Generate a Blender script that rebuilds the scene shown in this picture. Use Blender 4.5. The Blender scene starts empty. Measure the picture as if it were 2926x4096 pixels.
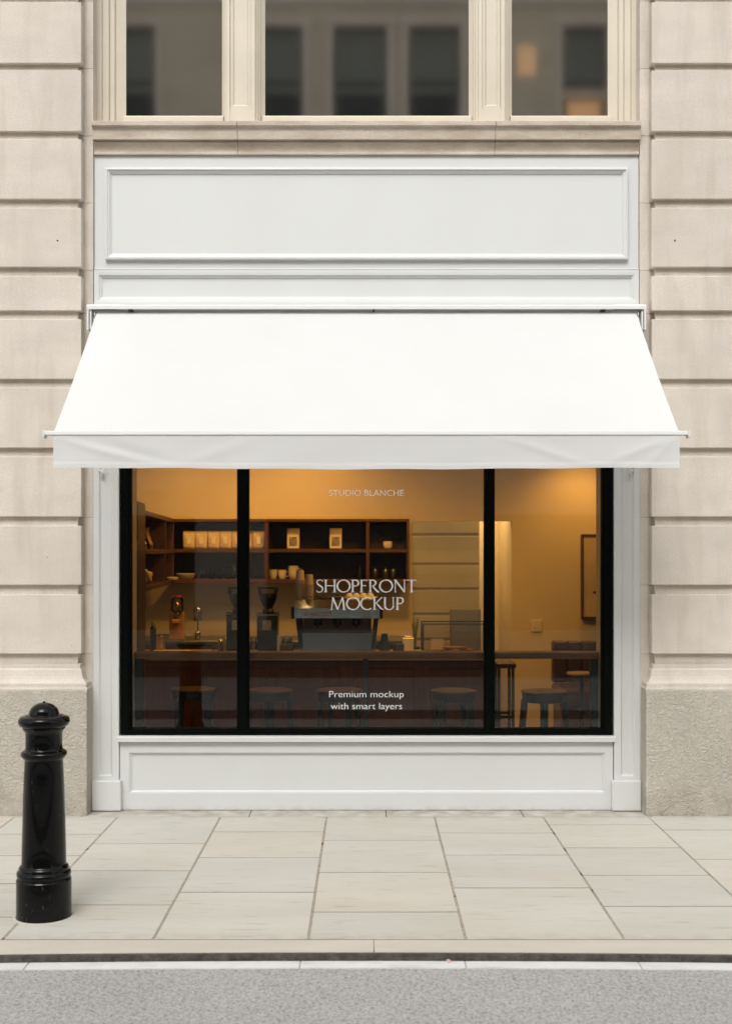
import bpy, bmesh, math, random
from mathutils import Vector, Matrix
random.seed(7)
R = math.radians
S = bpy.context.scene
C = S.collection

# ---------------------------------------------------------------- camera
D0, CZ, F = 7.6, 1.6, 2728.0          # distance to the shopfront, eye height, focal length in picture units
cd = bpy.data.cameras.new('camera')
cam = bpy.data.objects.new('camera', cd); C.objects.link(cam)
cam.location = (0, -D0, CZ); cam.rotation_euler = (R(90), 0, 0)
cd.sensor_fit = 'VERTICAL'; cd.sensor_height = 36; cd.sensor_width = 36
cd.lens = 36 * F / 2273.4
cd.shift_y = (1225 - 1136.7) / 2273.4
cd.shift_x = -1.0 / 2273.4
cd.clip_end = 500
cd.dof.use_dof = True; cd.dof.focus_distance = 7.0; cd.dof.aperture_fstop = 2.6
S.camera = cam

# ---------------------------------------------------------------- world, sun, exposure
SUN_EL, SUN_AZ = 48, 190
w = bpy.data.worlds.new("World"); S.world = w; w.use_nodes = True
nt = w.node_tree; nt.nodes.clear()
sky = nt.nodes.new('ShaderNodeTexSky'); sky.sky_type = 'NISHITA'; sky.sun_disc = False
sky.sun_elevation = R(SUN_EL); sky.sun_rotation = R(SUN_AZ)
sky.air_density = 1.0; sky.dust_density = 4.0; sky.ozone_density = 1.0
hs = nt.nodes.new('ShaderNodeHueSaturation'); hs.inputs['Saturation'].default_value = 0.14
bg = nt.nodes.new('ShaderNodeBackground'); bg.inputs['Strength'].default_value = 0.15
wo = nt.nodes.new('ShaderNodeOutputWorld')
nt.links.new(sky.outputs[0], hs.inputs['Color']); nt.links.new(hs.outputs[0], bg.inputs[0]); nt.links.new(bg.outputs[0], wo.inputs[0])
sl = bpy.data.lights.new('sun', 'SUN'); sl.energy = 0.75; sl.angle = R(26); sl.color = (1, 0.99, 0.975)
so = bpy.data.objects.new('sun', sl); C.objects.link(so)
# light arrives from behind the camera, high and slightly left
so.rotation_euler = (R(90 - SUN_EL), 0, R(-12))
S.view_settings.view_transform = 'Standard'; S.view_settings.look = 'None'
S.view_settings.exposure = 0.55; S.view_settings.gamma = 1
S.cycles.max_bounces = 12; S.cycles.transparent_max_bounces = 16
S.cycles.sample_clamp_indirect = 6

# ---------------------------------------------------------------- materials
def mat(name, col, rough=0.6, metal=0.0, spec=0.5, var=0.0, vscale=4.0, bump=0.0, bscale=60.0, bdist=0.004,
        stretch=(1, 1, 1), col2=None, coat=0.0, island=0.0, fine=0.0, fscale=120, distort=0.0, rvar=0.0):
    m = bpy.data.materials.new(name); m.use_nodes = True
    t = m.node_tree; n = t.nodes; l = t.links
    b = n['Principled BSDF']
    b.inputs['Base Color'].default_value = (*col, 1); b.inputs['Roughness'].default_value = rough
    b.inputs['Metallic'].default_value = metal; b.inputs['Specular IOR Level'].default_value = spec
    b.inputs['Coat Weight'].default_value = coat; b.inputs['Coat Roughness'].default_value = 0.08
    tc = n.new('ShaderNodeTexCoord'); mp = n.new('ShaderNodeMapping'); mp.inputs['Scale'].default_value = stretch
    l.new(tc.outputs['Object'], mp.inputs['Vector'])
    cur = None
    if var or col2:
        nz = n.new('ShaderNodeTexNoise'); nz.inputs['Scale'].default_value = vscale; nz.inputs['Detail'].default_value = 6
        nz.inputs['Roughness'].default_value = 0.62
        l.new(mp.outputs[0], nz.inputs['Vector'])
        rp = n.new('ShaderNodeValToRGB'); rp.color_ramp.elements[0].position = 0.32; rp.color_ramp.elements[1].position = 0.68
        c2 = col2 or tuple(c * (1 - var) for c in col)
        c1 = col if col2 else tuple(min(1, c * (1 + var * 0.6)) for c in col)
        rp.color_ramp.elements[0].color = (*c2, 1); rp.color_ramp.elements[1].color = (*c1, 1)
        l.new(nz.outputs['Fac'], rp.inputs[0]); cur = rp.outputs[0]
    def mulval(cur, src, lo, hi):
        mr = n.new('ShaderNodeMapRange'); mr.inputs['To Min'].default_value = lo; mr.inputs['To Max'].default_value = hi
        l.new(src, mr.inputs['Value'])
        mx = n.new('ShaderNodeMix'); mx.data_type = 'RGBA'; mx.blend_type = 'MULTIPLY'; mx.inputs['Factor'].default_value = 1
        if cur: l.new(cur, mx.inputs[6])
        else: mx.inputs[6].default_value = (*col, 1)
        cb = n.new('ShaderNodeCombineColor')
        for k in range(3): l.new(mr.outputs[0], cb.inputs[k])
        l.new(cb.outputs[0], mx.inputs[7]); return mx.outputs[2]
    if fine:
        nf = n.new('ShaderNodeTexNoise'); nf.inputs['Scale'].default_value = fscale; nf.inputs['Detail'].default_value = 3
        l.new(tc.outputs['Object'], nf.inputs['Vector'])
        cur = mulval(cur, nf.outputs['Fac'], 1 - fine, 1 + fine)
    if island:
        g = n.new('ShaderNodeNewGeometry')
        cur = mulval(cur, g.outputs['Random Per Island'], 1 - island, 1 + island * 0.6)
    if cur: l.new(cur, b.inputs['Base Color'])
    if rvar:
        nr = n.new('ShaderNodeTexNoise'); nr.inputs['Scale'].default_value = 9; nr.inputs['Detail'].default_value = 5
        l.new(tc.outputs['Object'], nr.inputs['Vector'])
        mr = n.new('ShaderNodeMapRange'); mr.inputs['To Min'].default_value = max(0, rough - rvar); mr.inputs['To Max'].default_value = rough + rvar
        l.new(nr.outputs['Fac'], mr.inputs['Value']); l.new(mr.outputs[0], b.inputs['Roughness'])
    if bump:
        nb = n.new('ShaderNodeTexNoise'); nb.inputs['Scale'].default_value = bscale; nb.inputs['Detail'].default_value = 4
        nb.inputs['Distortion'].default_value = distort
        l.new(mp.outputs[0], nb.inputs['Vector'])
        bp = n.new('ShaderNodeBump'); bp.inputs['Strength'].default_value = bump; bp.inputs['Distance'].default_value = bdist
        l.new(nb.outputs['Fac'], bp.inputs['Height']); l.new(bp.outputs[0], b.inputs['Normal'])
    return m

def glass_mat(name, tint, ior, rough=0.0, base=0.0):
    m = bpy.data.materials.new(name); m.use_nodes = True
    t = m.node_tree; n = t.nodes; l = t.links; n.clear()
    o = n.new('ShaderNodeOutputMaterial'); mx = n.new('ShaderNodeMixShader')
    tr = n.new('ShaderNodeBsdfTransparent'); tr.inputs[0].default_value = (*tint, 1)
    gl = n.new('ShaderNodeBsdfGlossy'); gl.inputs['Roughness'].default_value = rough
    lw = n.new('ShaderNodeFresnel'); lw.inputs['IOR'].default_value = ior
    tc = n.new('ShaderNodeTexCoord'); nz = n.new('ShaderNodeTexNoise'); nz.inputs['Scale'].default_value = 1.3; nz.inputs['Detail'].default_value = 1
    bp = n.new('ShaderNodeBump'); bp.inputs['Strength'].default_value = 0.05; bp.inputs['Distance'].default_value = 0.01
    l.new(tc.outputs['Object'], nz.inputs['Vector']); l.new(nz.outputs['Fac'], bp.inputs['Height']); l.new(bp.outputs[0], gl.inputs['Normal'])
    l.new(lw.outputs[0], mx.inputs[0]); l.new(tr.outputs[0], mx.inputs[1]); l.new(gl.outputs[0], mx.inputs[2])
    l.new(mx.outputs[0], o.inputs[0]); return m

def emit_mat(name, col, s):
    m = bpy.data.materials.new(name); m.use_nodes = True
    b = m.node_tree.nodes['Principled BSDF']
    b.inputs['Emission Color'].default_value = (*col, 1); b.inputs['Emission Strength'].default_value = s
    b.inputs['Base Color'].default_value = (*col, 1)
    return m

STONE = (0.64, 0.58, 0.51)
M = dict(
    stone=mat('limestone', STONE, 0.85, var=0.10, vscale=1.6, stretch=(1, 1, 2.2), fine=0.16, fscale=110, bump=0.6, bscale=110, bdist=0.004, island=0.06, spec=0.2),
    plinth=mat('tooled_stone', (0.60, 0.555, 0.475), 0.9, var=0.08, vscale=2.0, fine=0.13, fscale=48, bump=1.0, bscale=44, bdist=0.020, distort=2.2, spec=0.15),
    sill=mat('weathered_stone', (0.60, 0.53, 0.45), 0.88, col2=(0.43, 0.355, 0.29), vscale=5, stretch=(0.7, 1, 2.4), fine=0.14, fscale=70, bump=0.6, bscale=70, bdist=0.003, spec=0.15),
    white=mat('white_paint', (0.64, 0.65, 0.635), 0.38, var=0.012, vscale=1.2, bump=0.12, bscale=25, bdist=0.001, spec=0.4),
    cream=mat('cream_paint', (0.62, 0.56, 0.45), 0.5, var=0.05, vscale=3, bump=0.15, bscale=60, bdist=0.001),
    black=mat('black_paint', (0.0025, 0.0035, 0.003), 0.3, spec=0.06),
    fabric=mat('awning_fabric', (0.72, 0.725, 0.715), 0.9, var=0.02, vscale=1.4, bump=0.15, bscale=420, bdist=0.0006, spec=0.1),
    awning_metal=mat('white_powder_coat', (0.70, 0.705, 0.69), 0.35),
    dark_metal=mat('dark_metal', (0.03, 0.032, 0.03), 0.4, metal=0.6),
    iron=mat('gloss_black_iron', (0.002, 0.002, 0.002), 0.08, spec=0.26, bump=0.25, bscale=38, bdist=0.0008, coat=0.0, rvar=0.03),
    york=mat('sandstone_flags', (0.57, 0.56, 0.505), 0.8, col2=(0.525, 0.505, 0.445), vscale=1.6, stretch=(0.55, 2.2, 1), fine=0.05, fscale=90, island=0.055, bump=0.3, bscale=22, bdist=0.003, spec=0.25),
    kerb=mat('kerb_stone', (0.56, 0.52, 0.45), 0.85, var=0.08, vscale=3, stretch=(0.6, 2, 1), fine=0.07, bump=0.4, bscale=50, bdist=0.003, spec=0.2),
    mortar=mat('mortar', (0.44, 0.39, 0.31), 0.95, var=0.3, vscale=25, bump=1, bscale=90, bdist=0.006, spec=0.1),
    joint=mat('dark_joint', (0.10, 0.084, 0.062), 0.95, var=0.4, vscale=30),
    line=mat('road_paint', (0.72, 0.72, 0.70), 0.7, var=0.06, vscale=10, fine=0.06, bump=0.5, bscale=120, bdist=0.002),
    gutter=mat('gutter_dirt', (0.09, 0.08, 0.065), 0.95, var=0.5, vscale=30, bump=1, bscale=90, bdist=0.008, fine=0.3, fscale=150),
    dark_wood=mat('dark_wood', (0.085, 0.034, 0.016), 0.42, var=0.25, vscale=6, stretch=(0.4, 4, 4)),
    shelf_back=mat('shelf_back', (0.022, 0.012, 0.009), 0.5, var=0.3, vscale=5),
    counter=mat('counter_panel', (0.12, 0.045, 0.016), 0.45, var=0.25, vscale=5, stretch=(4, 4, 0.5)),
    bar=mat('bar_wood', (0.24, 0.12, 0.06), 0.4, var=0.2, vscale=8, stretch=(0.4, 5, 5)),
    wall=mat('plaster', (0.66, 0.56, 0.42), 0.9, var=0.05, vscale=1.5, spec=0.1),
    floor=mat('cafe_floor', (0.11, 0.075, 0.05), 0.5, var=0.3, vscale=3),
    worktop=mat('worktop', (0.45, 0.38, 0.30), 0.35, var=0.1),
    steel=mat('brushed_steel', (0.34, 0.35, 0.345), 0.13, metal=0.95, bump=0.1, bscale=80, bdist=0.001),
    steel_dark=mat('grey_steel', (0.16, 0.18, 0.18), 0.32, metal=0.8),
    plastic=mat('black_plastic', (0.012, 0.013, 0.013), 0.35),
    stool=mat('green_black_paint', (0.016, 0.034, 0.032), 0.4),
    seat=mat('stool_seat', (0.11, 0.075, 0.045), 0.4, var=0.2, vscale=10),
    kraft=mat('kraft_paper', (0.55, 0.42, 0.28), 0.55, bump=0.6, bscale=18, bdist=0.01, var=0.1),
    label=mat('paper_label', (0.72, 0.66, 0.56), 0.6),
    printed=mat('printed_label', (0.06, 0.05, 0.045), 0.6, col2=(0.35, 0.3, 0.25), vscale=45),
    printed_pale=mat('pale_printed_plate', (0.50, 0.50, 0.46), 0.4, col2=(0.16, 0.16, 0.15), vscale=55),
    china=mat('white_china', (0.72, 0.66, 0.56), 0.25),
    cup=mat('paper_cup', (0.42, 0.34, 0.26), 0.6),
    amber=mat('amber_panel', (0.42, 0.21, 0.06), 0.35),
    red=mat('red_print', (0.45, 0.03, 0.02), 0.5),
    beans=mat('coffee_beans', (0.03, 0.015, 0.008), 0.5, var=0.5, vscale=60, bump=1, bscale=90, bdist=0.01),
    leather=mat('brown_leather', (0.055, 0.028, 0.018), 0.38, var=0.2),
    jamb=mat('pale_jamb_paint', (0.80, 0.77, 0.68), 0.5),
    band_dark=mat('reflection_band_dark', (0.055, 0.05, 0.048), 0.85, var=0.3, vscale=6),  # for the added bands mirrored in the shop glass
    leaf=mat('dry_leaf', (0.55, 0.34, 0.27), 0.7),
    brown=mat('brown_panel', (0.30, 0.15, 0.08), 0.45),
    olive=mat('mirrored_pier_olive', (0.42, 0.39, 0.27), 0.7, var=0.05, vscale=3),  # tone of the pier's reflection, put into the panel colour
    till=mat('grey_plastic', (0.16, 0.16, 0.13), 0.5),
    pastry=mat('pastry', (0.50, 0.24, 0.07), 0.6, var=0.35, vscale=22),
    vinyl=mat('white_vinyl', (1.0, 1.0, 1.0), 0.6),
    picture=mat('picture_print', (0.50, 0.40, 0.30), 0.6, var=0.15, vscale=3),
    gold=mat('brass', (0.55, 0.36, 0.14), 0.28, metal=0.9),
    green=mat('plant_green', (0.10, 0.14, 0.04), 0.6),
    opp=mat('opposite_stone', (0.64, 0.57, 0.45), 0.85, var=0.12, vscale=0.8, stretch=(1, 1, 2), island=0.06, spec=0.1),
    opp_light=mat('opposite_pale_stone', (0.75, 0.69, 0.60), 0.85, var=0.08, vscale=1, spec=0.1),
    opp_dark=mat('opposite_dark', (0.03, 0.035, 0.038), 0.5),
    blind=mat('grey_blind', (0.22, 0.24, 0.22), 0.8),
    lamp=emit_mat('warm_lamp', (1, 0.62, 0.25), 9),
    litwin=emit_mat('warm_window', (1, 0.6, 0.3), 0.3),
    glass=glass_mat('shop_glass', (0.93, 0.94, 0.93), 1.55),
    glass_up=glass_mat('upper_glass', (0.55, 0.58, 0.56), 6.0, 0.05),
    glass_small=glass_mat('clear_glass', (0.90, 0.88, 0.84), 1.5),
    jar=glass_mat('smoked_glass', (0.45, 0.40, 0.34), 1.6),
)

def translucent(m, col, f):
    t = m.node_tree; n = t.nodes; l = t.links; b = n['Principled BSDF']; o = n['Material Output']
    tr = n.new('ShaderNodeBsdfTranslucent'); tr.inputs[0].default_value = (*col, 1)
    mx = n.new('ShaderNodeMixShader'); mx.inputs[0].default_value = f
    l.new(b.outputs[0], mx.inputs[1]); l.new(tr.outputs[0], mx.inputs[2]); l.new(mx.outputs[0], o.inputs[0])
translucent(M['fabric'], (0.9, 0.9, 0.88), 0.20)
def asphalt():
    m = mat('asphalt', (0.20, 0.20, 0.20), 0.9, spec=0.25)
    t = m.node_tree; n = t.nodes; l = t.links; b = n['Principled BSDF']
    tc = n.new('ShaderNodeTexCoord')
    v = n.new('ShaderNodeTexVoronoi'); v.inputs['Scale'].default_value = 210; l.new(tc.outputs['Object'], v.inputs['Vector'])
    nz = n.new('ShaderNodeTexNoise'); nz.inputs['Scale'].default_value = 70; nz.inputs['Detail'].default_value = 6; nz.inputs['Roughness'].default_value = 0.7
    l.new(tc.outputs['Object'], nz.inputs['Vector'])
    rp = n.new('ShaderNodeValToRGB'); e = rp.color_ramp.elements
    e[0].position = 0.0; e[0].color = (0.30, 0.298, 0.285, 1); e[1].position = 1; e[1].color = (0.55, 0.545, 0.515, 1)
    x = e.new(0.5); x.color = (0.435, 0.43, 0.41, 1)
    sp = n.new('ShaderNodeSeparateColor'); l.new(v.outputs['Color'], sp.inputs[0])
    l.new(sp.outputs[0], rp.inputs[0])
    r2 = n.new('ShaderNodeMapRange'); r2.inputs['From Min'].default_value = 0.34; r2.inputs['From Max'].default_value = 0.50
    r2.inputs['To Min'].default_value = 0.48; r2.inputs['To Max'].default_value = 1.0; l.new(nz.outputs['Fac'], r2.inputs['Value'])
    big = n.new('ShaderNodeTexNoise'); big.inputs['Scale'].default_value = 1.4; big.inputs['Detail'].default_value = 3; l.new(tc.outputs['Object'], big.inputs['Vector'])
    r3 = n.new('ShaderNodeMapRange'); r3.inputs['To Min'].default_value = 0.86; r3.inputs['To Max'].default_value = 1.12; l.new(big.outputs['Fac'], r3.inputs['Value'])
    mm = n.new('ShaderNodeMath'); mm.operation = 'MULTIPLY'; l.new(r2.outputs[0], mm.inputs[0]); l.new(r3.outputs[0], mm.inputs[1])
    vm = n.new('ShaderNodeVectorMath'); vm.operation = 'SCALE'; l.new(rp.outputs[0], vm.inputs[0]); l.new(mm.outputs[0], vm.inputs['Scale'])
    l.new(vm.outputs[0], b.inputs['Base Color'])
    bp = n.new('ShaderNodeBump'); bp.inputs['Strength'].default_value = 0.9; bp.inputs['Distance'].default_value = 0.006
    l.new(nz.outputs['Fac'], bp.inputs['Height']); l.new(bp.outputs[0], b.inputs['Normal'])
    return m
M['asphalt'] = asphalt()

def add_stains(m, scale, lo, hi, colr, amount, stretch):
    """large soft weather stains laid over the base colour"""
    t = m.node_tree; n = t.nodes; l = t.links; b = n['Principled BSDF']
    src = b.inputs['Base Color'].links[0].from_socket
    tc = n.new('ShaderNodeTexCoord'); mp = n.new('ShaderNodeMapping'); mp.inputs['Scale'].default_value = stretch
    l.new(tc.outputs['Object'], mp.inputs['Vector'])
    nz = n.new('ShaderNodeTexNoise'); nz.inputs['Scale'].default_value = scale; nz.inputs['Detail'].default_value = 5
    l.new(mp.outputs[0], nz.inputs['Vector'])
    mr = n.new('ShaderNodeMapRange'); mr.inputs['From Min'].default_value = lo; mr.inputs['From Max'].default_value = hi
    mr.inputs['To Max'].default_value = amount; l.new(nz.outputs['Fac'], mr.inputs['Value'])
    mx = n.new('ShaderNodeMix'); mx.data_type = 'RGBA'; l.new(mr.outputs[0], mx.inputs['Factor'])
    l.new(src, mx.inputs[6]); mx.inputs[7].default_value = (*colr, 1); l.new(mx.outputs[2], b.inputs['Base Color'])
add_stains(M['stone'], 2.4, 0.5, 0.75, (0.50, 0.44, 0.37), 0.5, (2.2, 1, 0.6))
add_stains(M['stone'], 3.2, 0.52, 0.70, (0.47, 0.405, 0.34), 0.38, (3.4, 1, 0.45))
add_stains(M['york'], 1.1, 0.52, 0.68, (0.52, 0.46, 0.37), 0.35, (1, 1.5, 1))
add_stains(M['york'], 14, 0.60, 0.70, (0.30, 0.28, 0.25), 0.5, (0.35, 3.0, 1))
add_stains(M['white'], 2.2, 0.45, 0.75, (0.60, 0.60, 0.575), 0.5, (1, 1, 0.5))
add_stains(M['line'], 6, 0.5, 0.7, (0.50, 0.50, 0.48), 0.5, (1, 2, 1))
add_stains(M['fabric'], 1.6, 0.48, 0.7, (0.69, 0.685, 0.66), 0.5, (1, 1, 0.6))
add_stains(M['plinth'], 1.5, 0.5, 0.7, (0.50, 0.455, 0.39), 0.5, (1, 1, 1))

def iron_scratches(m):
    t = m.node_tree; n = t.nodes; l = t.links; b = n['Principled BSDF']
    tc = n.new('ShaderNodeTexCoord')
    nz = n.new('ShaderNodeTexNoise'); nz.inputs['Scale'].default_value = 55; nz.inputs['Detail'].default_value = 2; nz.inputs['Distortion'].default_value = 3
    mp = n.new('ShaderNodeMapping'); mp.inputs['Rotation'].default_value = (0.4, 0.9, 0.3); mp.inputs['Scale'].default_value = (1.3, 1.3, 0.22)
    l.new(tc.outputs['Object'], mp.inputs['Vector']); l.new(mp.outputs[0], nz.inputs['Vector'])
    r = n.new('ShaderNodeValToRGB'); e = r.color_ramp.elements
    e[0].position = 0.71; e[0].color = (0.002, 0.002, 0.002, 1); e[1].position = 0.76; e[1].color = (0.09, 0.09, 0.09, 1)
    l.new(nz.outputs['Fac'], r.inputs[0]); l.new(r.outputs[0], b.inputs['Base Color'])
iron_scratches(M['iron'])

def slab_tints(m):
    t = m.node_tree; n = t.nodes; l = t.links; b = n['Principled BSDF']
    src = b.inputs['Base Color'].links[0].from_socket
    g = n.new('ShaderNodeNewGeometry'); rp = n.new('ShaderNodeValToRGB'); rp.color_ramp.interpolation = 'CONSTANT'
    e = rp.color_ramp.elements; e[0].position = 0; e[0].color = (0.985, 0.99, 0.975, 1); e[1].position = 0.90; e[1].color = (1.0, 0.965, 0.93, 1)
    for p, c in ((0.22, (1.0, 0.99, 0.98)), (0.42, (0.98, 0.98, 0.975)), (0.6, (1.0, 0.985, 0.965)), (0.75, (0.97, 0.965, 0.95))):
        x = e.new(p); x.color = (*c, 1)
    l.new(g.outputs['Random Per Island'], rp.inputs[0])
    mx = n.new('ShaderNodeMix'); mx.data_type = 'RGBA'; mx.blend_type = 'MULTIPLY'; mx.inputs['Factor'].default_value = 1
    l.new(src, mx.inputs[6]); l.new(rp.outputs[0], mx.inputs[7]); l.new(mx.outputs[2], b.inputs['Base Color'])
slab_tints(M['york'])

def dirt_band(m, axis, v0, v1, colr, amount, scale=9):
    """street dirt that gathers towards a ledge or the foot of a wall, broken up by noise"""
    t = m.node_tree; n = t.nodes; l = t.links; b = n['Principled BSDF']
    inp = b.inputs['Base Color']; src = inp.links[0].from_socket if inp.links else None
    tc = n.new('ShaderNodeTexCoord'); g = n.new('ShaderNodeNewGeometry'); sp = n.new('ShaderNodeSeparateXYZ'); l.new(g.outputs['Position'], sp.inputs[0])
    nz = n.new('ShaderNodeTexNoise'); nz.inputs['Scale'].default_value = scale; nz.inputs['Detail'].default_value = 6; l.new(g.outputs['Position'], nz.inputs['Vector'])
    a = n.new('ShaderNodeMapRange'); a.inputs['From Min'].default_value = v0; a.inputs['From Max'].default_value = v1; a.interpolation_type = 'SMOOTHSTEP'
    l.new(sp.outputs[axis], a.inputs['Value'])
    c = n.new('ShaderNodeMapRange'); c.inputs['From Min'].default_value = 0.36; c.inputs['From Max'].default_value = 0.62; c.inputs['To Max'].default_value = amount
    l.new(nz.outputs['Fac'], c.inputs['Value'])
    mu = n.new('ShaderNodeMath'); mu.operation = 'MULTIPLY'; l.new(a.outputs[0], mu.inputs[0]); l.new(c.outputs[0], mu.inputs[1])
    mx = n.new('ShaderNodeMix'); mx.data_type = 'RGBA'; l.new(mu.outputs[0], mx.inputs['Factor'])
    if src: l.new(src, mx.inputs[6])
    else: mx.inputs[6].default_value = inp.default_value
    mx.inputs[7].default_value = (*colr, 1); l.new(mx.outputs[2], inp)
dirt_band(M['york'], 'Y', -0.34, -0.02, (0.26, 0.225, 0.18), 0.65)
dirt_band(M['york'], 'Y', -2.40, -2.56, (0.36, 0.32, 0.26), 0.5, 14)
dirt_band(M['plinth'], 'Z', 0.30, 0.0, (0.30, 0.255, 0.20), 0.55, 7)
dirt_band(M['white'], 'Z', 0.045, 0.0, (0.42, 0.37, 0.31), 0.3, 22)
dirt_band(M['line'], 'Z', -0.03, -0.02, (0.45, 0.44, 0.42), 0.35, 22)

# ---------------------------------------------------------------- mesh helpers
def obj(name, bm, m, parent=None, smooth=False, recalc=True):
    if recalc: bmesh.ops.recalc_face_normals(bm, faces=bm.faces)
    me = bpy.data.meshes.new(name); bm.to_mesh(me); bm.free()
    me.materials.append(m)
    if smooth:
        for p in me.polygons: p.use_smooth = True
    o = bpy.data.objects.new(name, me); C.objects.link(o)
    if parent is not None:
        o.parent = parent
        if parent.get('_w'): o.location = -Vector(parent['_o'])
    if parent is not None: o['_o'] = parent.get('_o', (0, 0, 0)); o['_w'] = 0
    return o
def thing(name, label, cat, loc=(0, 0, 0), group=None, world=False, rz=0):
    """Empty at the thing's base; world=True: its parts are modelled in world coordinates"""
    o = bpy.data.objects.new(name, None); C.objects.link(o); o.empty_display_size = 0.1
    o.location = loc; o.rotation_euler = (0, 0, rz); o['label'] = label; o['category'] = cat
    if group: o['group'] = group
    o['_o'] = tuple(loc); o['_w'] = 1 if world else 0
    return o
def tag(o, label, cat, group=None):
    o['label'] = label; o['category'] = cat
    if group: o['group'] = group
    return o
def struct(name, bm, m, kind='structure'):
    o = obj(name, bm, m); o['kind'] = kind; return o
def dup(root, loc, label, rz=None, group=None):
    r = root.copy(); C.objects.link(r); r.location = loc; r['label'] = label
    if rz is not None: r.rotation_euler = (0, 0, rz)
    if group: r['group'] = group
    for ch in list(root.children):
        c = ch.copy(); C.objects.link(c); c.parent = r
        for g in list(ch.children):
            d = g.copy(); C.objects.link(d); d.parent = c
    return r

def box(bm, x0, x1, y0, y1, z0, z1, bev=0.0, seg=1):
    if x0 > x1: x0, x1 = x1, x0
    r = bmesh.ops.create_cube(bm, size=1)
    for v in r['verts']:
        v.co = Vector(((x0 + x1) / 2 + v.co.x * (x1 - x0), (y0 + y1) / 2 + v.co.y * (y1 - y0), (z0 + z1) / 2 + v.co.z * (z1 - z0)))
    if bev:
        es = list({e for v in r['verts'] for e in v.link_edges})
        bmesh.ops.bevel(bm, geom=es, offset=bev, segments=seg, affect='EDGES', profile=0.5)
    return bm
def B(*a, **k):
    bm = bmesh.new(); box(bm, *a, **k); return bm
def boxes(lst, bev=0.0):
    bm = bmesh.new()
    for a in lst: box(bm, *a, bev=bev)
    return bm
def lathe(prof, seg=32, bm=None, c=(0, 0, 0), cap=True):
    bm = bm or bmesh.new(); rings = []
    for r, z in prof:
        rings.append([bm.verts.new((c[0] + r * math.cos(2 * math.pi * i / seg), c[1] + r * math.sin(2 * math.pi * i / seg), c[2] + z)) for i in range(seg)])
    for a, b in zip(rings, rings[1:]):
        for i in range(seg):
            j = (i + 1) % seg; bm.faces.new((a[i], a[j], b[j], b[i]))
    if cap:
        bm.faces.new(rings[0][::-1]); bm.faces.new(rings[-1])
    return bm
def tube(bm, pts, r, seg=10, r2=None):
    pts = [Vector(p) for p in pts]; rings = []
    for i, p in enumerate(pts):
        d = (pts[min(i + 1, len(pts) - 1)] - pts[max(i - 1, 0)]).normalized()
        u = d.cross(Vector((0, 0, 1)))
        if u.length < 0.01: u = d.cross(Vector((0, 1, 0)))
        u.normalize(); v = d.cross(u)
        rr = r if r2 is None else r + (r2 - r) * i / (len(pts) - 1)
        rings.append([bm.verts.new(p + u * rr * math.cos(2 * math.pi * k / seg) + v * rr * math.sin(2 * math.pi * k / seg)) for k in range(seg)])
    for a, b in zip(rings, rings[1:]):
        for k in range(seg):
            j = (k + 1) % seg; bm.faces.new((a[k], a[j], b[j], b[k]))
    bm.faces.new(rings[0][::-1]); bm.faces.new(rings[-1]); return bm
def frame(bm, x0, x1, z0, z1, prof, close=False):
    """mitred rectangular moulding in a vertical plane: prof = (inset, y) pairs swept round the rectangle"""
    loops = []
    for i, y in prof:
        loops.append([bm.verts.new(p) for p in ((x0 + i, y, z0 + i), (x1 - i, y, z0 + i), (x1 - i, y, z1 - i), (x0 + i, y, z1 - i))])
    for a, b in zip(loops, loops[1:]):
        for k in range(4):
            j = (k + 1) % 4; bm.faces.new((a[k], a[j], b[j], b[k]))
    if close: bm.faces.new(loops[-1])
    return bm
def extrude_x(bm, x0, x1, prof):
    """prof: closed (y, z) outline extruded along x"""
    a = [bm.verts.new((x0, y, z)) for y, z in prof]; b = [bm.verts.new((x1, y, z)) for y, z in prof]
    n = len(prof)
    for i in range(n):
        j = (i + 1) % n; bm.faces.new((a[i], a[j], b[j], b[i]))
    bm.faces.new(a[::-1]); bm.faces.new(b); return bm
def PX(px, Y): return (px - 813) / F * (Y + D0)
def PZ(py, Y): return CZ - (py - 1225) / F * (Y + D0)

# ================================================================= GROUND, ROAD, PAVEMENT
def kY(x): return -2.70 - 0.012 * min(x * x, 9)        # the kerb bows very slightly
struct('ground', B(-150, 150, -150, 150, -0.6, -0.25), M['mortar'])
ZR = -0.031
struct('road', B(-30, 30, -12.0, -2.62, -0.25, ZR), M['asphalt'])
struct('pavement_bed', B(-30, 30, -2.64, 4.5, -0.25, -0.0011), M['joint'])
struct('added_reflection_band', boxes([(-30, 30, -4.95, -4.30, -0.1, ZR + .004), (-30, 30, -12.0, -8.25, -0.1, ZR + .004)]), M['band_dark'])  # unseen dark strips, added to darken bands of the shop glass reflection
def strip(bm, xs, yf, yb, z0, z1, jit=0):
    """a band that follows the kerb's slight bow"""
    rows = []
    for x in xs:
        j = random.uniform(-jit, jit)
        rows.append([bm.verts.new((x, yf(x) + j, z0)), bm.verts.new((x, yf(x) + j * .6, z1)), bm.verts.new((x, yb(x), z1)), bm.verts.new((x, yb(x), z0))])
    for a, b in zip(rows, rows[1:]):
        for k in range(4):
            j = (k + 1) % 4; bm.faces.new((a[k], a[j], b[j], b[k]))
    bm.faces.new(rows[0]); bm.faces.new(rows[-1][::-1])
bm = bmesh.new()
kx = [-30, -9.3, -7.2, -5.4, -3.55, -1.72, 0.03, 1.83, 3.6, 5.4, 7.2, 9.3, 30]
for a, b in zip(kx, kx[1:]):
    n = 12; xs = [a + 0.0015 + (b - a - 0.003) * i / n for i in range(n + 1)]
    strip(bm, xs, lambda x: kY(x) , lambda x: -2.535, -0.2, -0.012)
    strip(bm, xs, lambda x: kY(x) + 0.012, lambda x: -2.535, -0.012, 0.0)
struct('kerb', bm, M['kerb'])
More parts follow.
